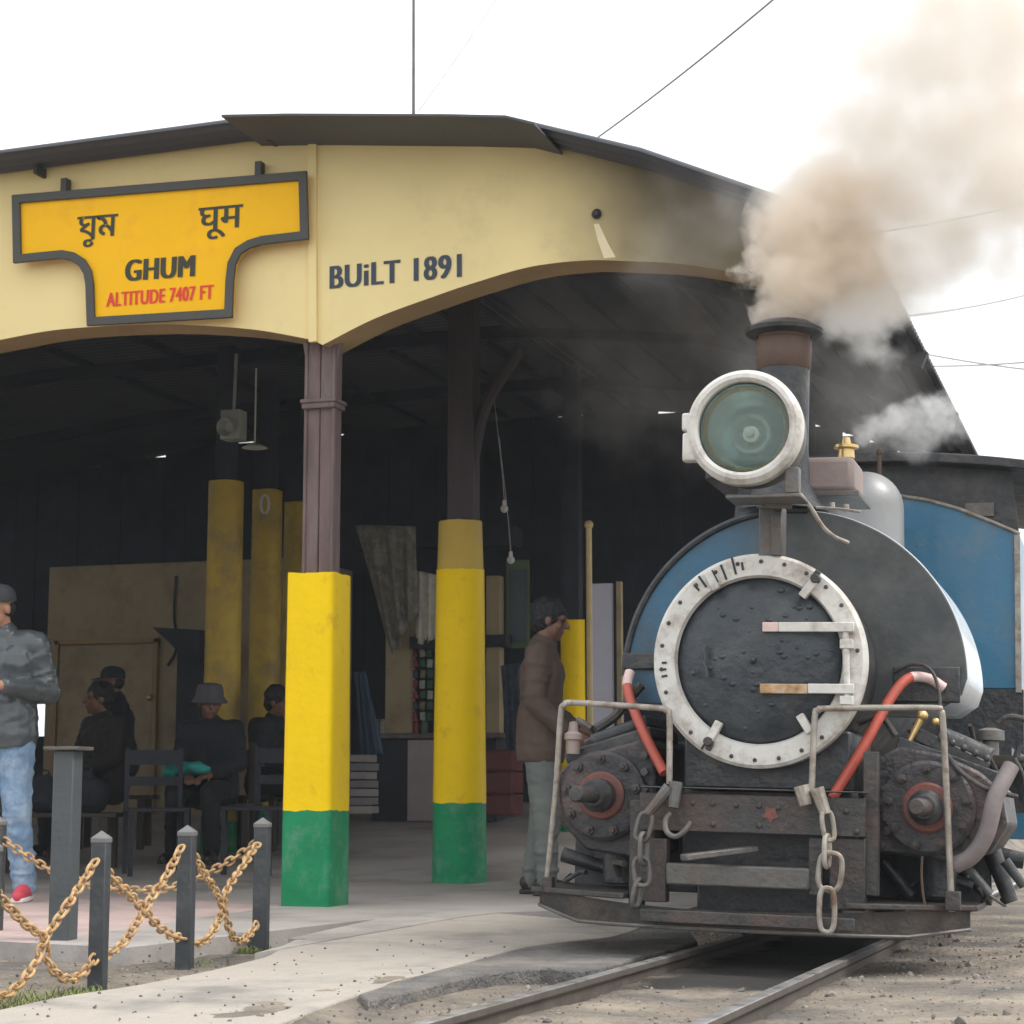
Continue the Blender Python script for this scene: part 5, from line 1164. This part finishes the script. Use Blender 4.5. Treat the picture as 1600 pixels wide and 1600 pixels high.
# ------------------------------------------------------------------ smoke and steam
def smoke(name, puffs, col, dens, label, ns=3.2, amp=.20, lo_=.02, hi=.55, vox=.035, aniso=.25):
    """puffs: (px, py, radius px, world Y, strength)"""
    P = []
    for px, py, r_, y, s in puffs:
        c = at(px, py, Y=y); P.append((c, r_ * (c - CAM).dot(_F) / FPX, s))
    mb = MB()
    for c, r_, s in P: mb.sph(c, r_ * 1.22, 16, 12)
    me = remesh(mb, vox, 4)
    m = bpy.data.materials.new(name + '_vapour'); m.use_nodes = True; t = m.node_tree; K = t.links.new
    t.nodes.remove(t.nodes['Principled BSDF']); N = t.nodes.new
    geo = N('ShaderNodeNewGeometry')
    def vnoise(sc_, amp_, det):
        n = N('ShaderNodeTexNoise'); n.inputs['Scale'].default_value = sc_; n.inputs['Detail'].default_value = det; n.inputs['Roughness'].default_value = .6; K(geo.outputs['Position'], n.inputs['Vector'])
        a = N('ShaderNodeVectorMath'); a.operation = 'MULTIPLY_ADD'; K(n.outputs['Color'], a.inputs[0]); a.inputs[1].default_value = (amp_,) * 3; a.inputs[2].default_value = (-amp_ / 2,) * 3; return a.outputs[0]
    pos = N('ShaderNodeVectorMath'); pos.operation = 'ADD'; K(geo.outputs['Position'], pos.inputs[0]); va = N('ShaderNodeVectorMath'); va.operation = 'ADD'; K(vnoise(ns, amp * 2.2, 4), va.inputs[0]); K(vnoise(ns * 3.4, amp * .8, 4), va.inputs[1]); K(va.outputs[0], pos.inputs[1])
    last = None
    for c, r_, s in P:
        d = N('ShaderNodeVectorMath'); d.operation = 'DISTANCE'; K(pos.outputs[0], d.inputs[0]); d.inputs[1].default_value = c
        v = N('ShaderNodeMath'); v.operation = 'MULTIPLY_ADD'; K(d.outputs['Value'], v.inputs[0]); v.inputs[1].default_value = -s / r_; v.inputs[2].default_value = s
        if last is None: last = v.outputs[0]
        else:
            q = N('ShaderNodeMath'); q.operation = 'MAXIMUM'; K(last, q.inputs[0]); K(v.outputs[0], q.inputs[1]); last = q.outputs[0]
    n2 = N('ShaderNodeTexNoise'); n2.inputs['Scale'].default_value = ns * 2.2; n2.inputs['Detail'].default_value = 6; K(geo.outputs['Position'], n2.inputs['Vector'])
    a = N('ShaderNodeMath'); a.operation = 'MULTIPLY_ADD'; K(n2.outputs['Fac'], a.inputs[0]); a.inputs[1].default_value = .5; a.inputs[2].default_value = -.25
    b = N('ShaderNodeMath'); b.operation = 'ADD'; K(last, b.inputs[0]); K(a.outputs[0], b.inputs[1])
    mr = N('ShaderNodeMapRange'); mr.interpolation_type = 'LINEAR'; mr.inputs[1].default_value = lo_; mr.inputs[2].default_value = hi; K(b.outputs[0], mr.inputs[0])
    pw = N('ShaderNodeMath'); pw.operation = 'POWER'; K(mr.outputs[0], pw.inputs[0]); pw.inputs[1].default_value = 1.4
    # nothing outside the puffs
    g0 = N('ShaderNodeMapRange'); g0.inputs[1].default_value = 0.0; g0.inputs[2].default_value = .12; K(last, g0.inputs[0])
    k1 = N('ShaderNodeMath'); k1.operation = 'MULTIPLY'; K(pw.outputs[0], k1.inputs[0]); K(g0.outputs[0], k1.inputs[1])
    k2 = N('ShaderNodeMath'); k2.operation = 'MULTIPLY'; K(k1.outputs[0], k2.inputs[0]); k2.inputs[1].default_value = dens
    pv = N('ShaderNodeVolumePrincipled'); pv.inputs['Color'].default_value = (*col, 1); pv.inputs['Anisotropy'].default_value = aniso
    K(k2.outputs[0], pv.inputs['Density']); K(pv.outputs[0], t.nodes['Material Output'].inputs['Volume'])
    o = link_mesh(name, me, m); return tag(o, label, name, kind='stuff')
Ys = 7.45
smoke('smoke', [(1222, 484, 46, Ys, 1.6), (1240, 500, 30, Ys, 1.4), (1205, 440, 48, Ys, 1.5), (1178, 412, 34, Ys - .05, 1.3), (1250, 430, 80, Ys, 1.5), (1152, 430, 20, Ys, 1.0), (1200, 372, 46, Ys, 1.0), (1262, 355, 88, Ys, 1.1), (1330, 405, 80, Ys + .05, 1.0), (1310, 310, 90, Ys, .8)],
    (.972, .915, .84), 13., 'dense tan smoke billowing straight out of the chimney', ns=5., amp=.15, hi=.55)
smoke('smoke', [(1290, 330, 130, Ys + .1, .85), (1340, 420, 100, Ys + .12, .7), (1240, 350, 80, Ys + .05, .5), (1420, 420, 110, Ys + .15, .55), (1255, 280, 75, Ys + .1, .45), (1400, 310, 140, Ys + .1, .66), (1390, 210, 125, Ys, .56), (1480, 370, 125, Ys + .1, .56), (1490, 210, 140, Ys + .05, .62), (1570, 290, 140, Ys + .1, .62), (1580, 180, 140, Ys + .1, .64), (1460, 100, 140, Ys, .54), (1570, 70, 140, Ys + .1, .54), (1262, 105, 64, Ys, .46), (1330, 150, 95, Ys, .38), (1370, 40, 120, Ys, .42), (1480, 0, 150, Ys, .55), (1400, 90, 140, Ys, .48), (1320, 200, 110, Ys, .45), (1560, 0, 150, Ys + .1, .55), (1590, 400, 95, Ys + .1, .5), (1640, 250, 140, Ys + .1, .55)],
    (.925, .89, .845), 13., 'pale beige smoke spreading up and right across the sky above the engine', ns=3.4, amp=.2, hi=.62)
smoke('steam', [(1335, 490, 62, Ys + .15, 1.0), (1390, 470, 55, Ys + .2, .8), (1300, 500, 45, Ys + .1, .9), (1345, 540, 45, Ys + .15, .55), (1380, 560, 40, Ys + .25, .4)], (.998, .996, .99), 14., 'white steam rolling off to the right of the chimney rim', ns=4., amp=.14)
Yv = 9.8
smoke('steam', [(1362, 672, 34, Yv, .8), (1400, 655, 40, Yv, .9), (1445, 650, 44, Yv, .9), (1485, 660, 36, Yv, .6), (1340, 690, 20, Yv, .6), (1430, 680, 50, Yv, .5)], (.998, .998, .998), 9., 'thin white steam drifting over the cab roof from the safety valve')
smoke('smoke', [(1090, 520, 150, 10.6, .5), (980, 600, 160, 10.8, .42), (1130, 650, 130, 10.6, .42), (1330, 610, 150, 10.8, .5), (1050, 420, 120, 8.6, .3), (1120, 330, 110, 8.5, .45), (1180, 520, 120, 9.4, .5), (880, 500, 130, 11, .3)], (.90, .88, .86), 1.3, 'faint grey smoke drifting under the shed roof behind the headlamp', ns=1.8, amp=.4, vox=.06)


# ------------------------------------------------------------------ smoky damp air
hz = MB().box((0, 700, 7.0), (2400, 1900, 16.0)); hm = bpy.data.materials.new('haze_air'); hm.use_nodes = True; ht = hm.node_tree
ht.nodes.remove(ht.nodes['Principled BSDF']); hv = ht.nodes.new('ShaderNodeVolumePrincipled'); hv.inputs['Color'].default_value = (.84, .92, 1, 1); hv.inputs['Density'].default_value = HAZE
ht.links.new(hv.outputs[0], ht.nodes['Material Output'].inputs['Volume'])
tag(hz.build('haze', hm), 'thin smoky damp air over the whole station and track', 'haze', kind='stuff')
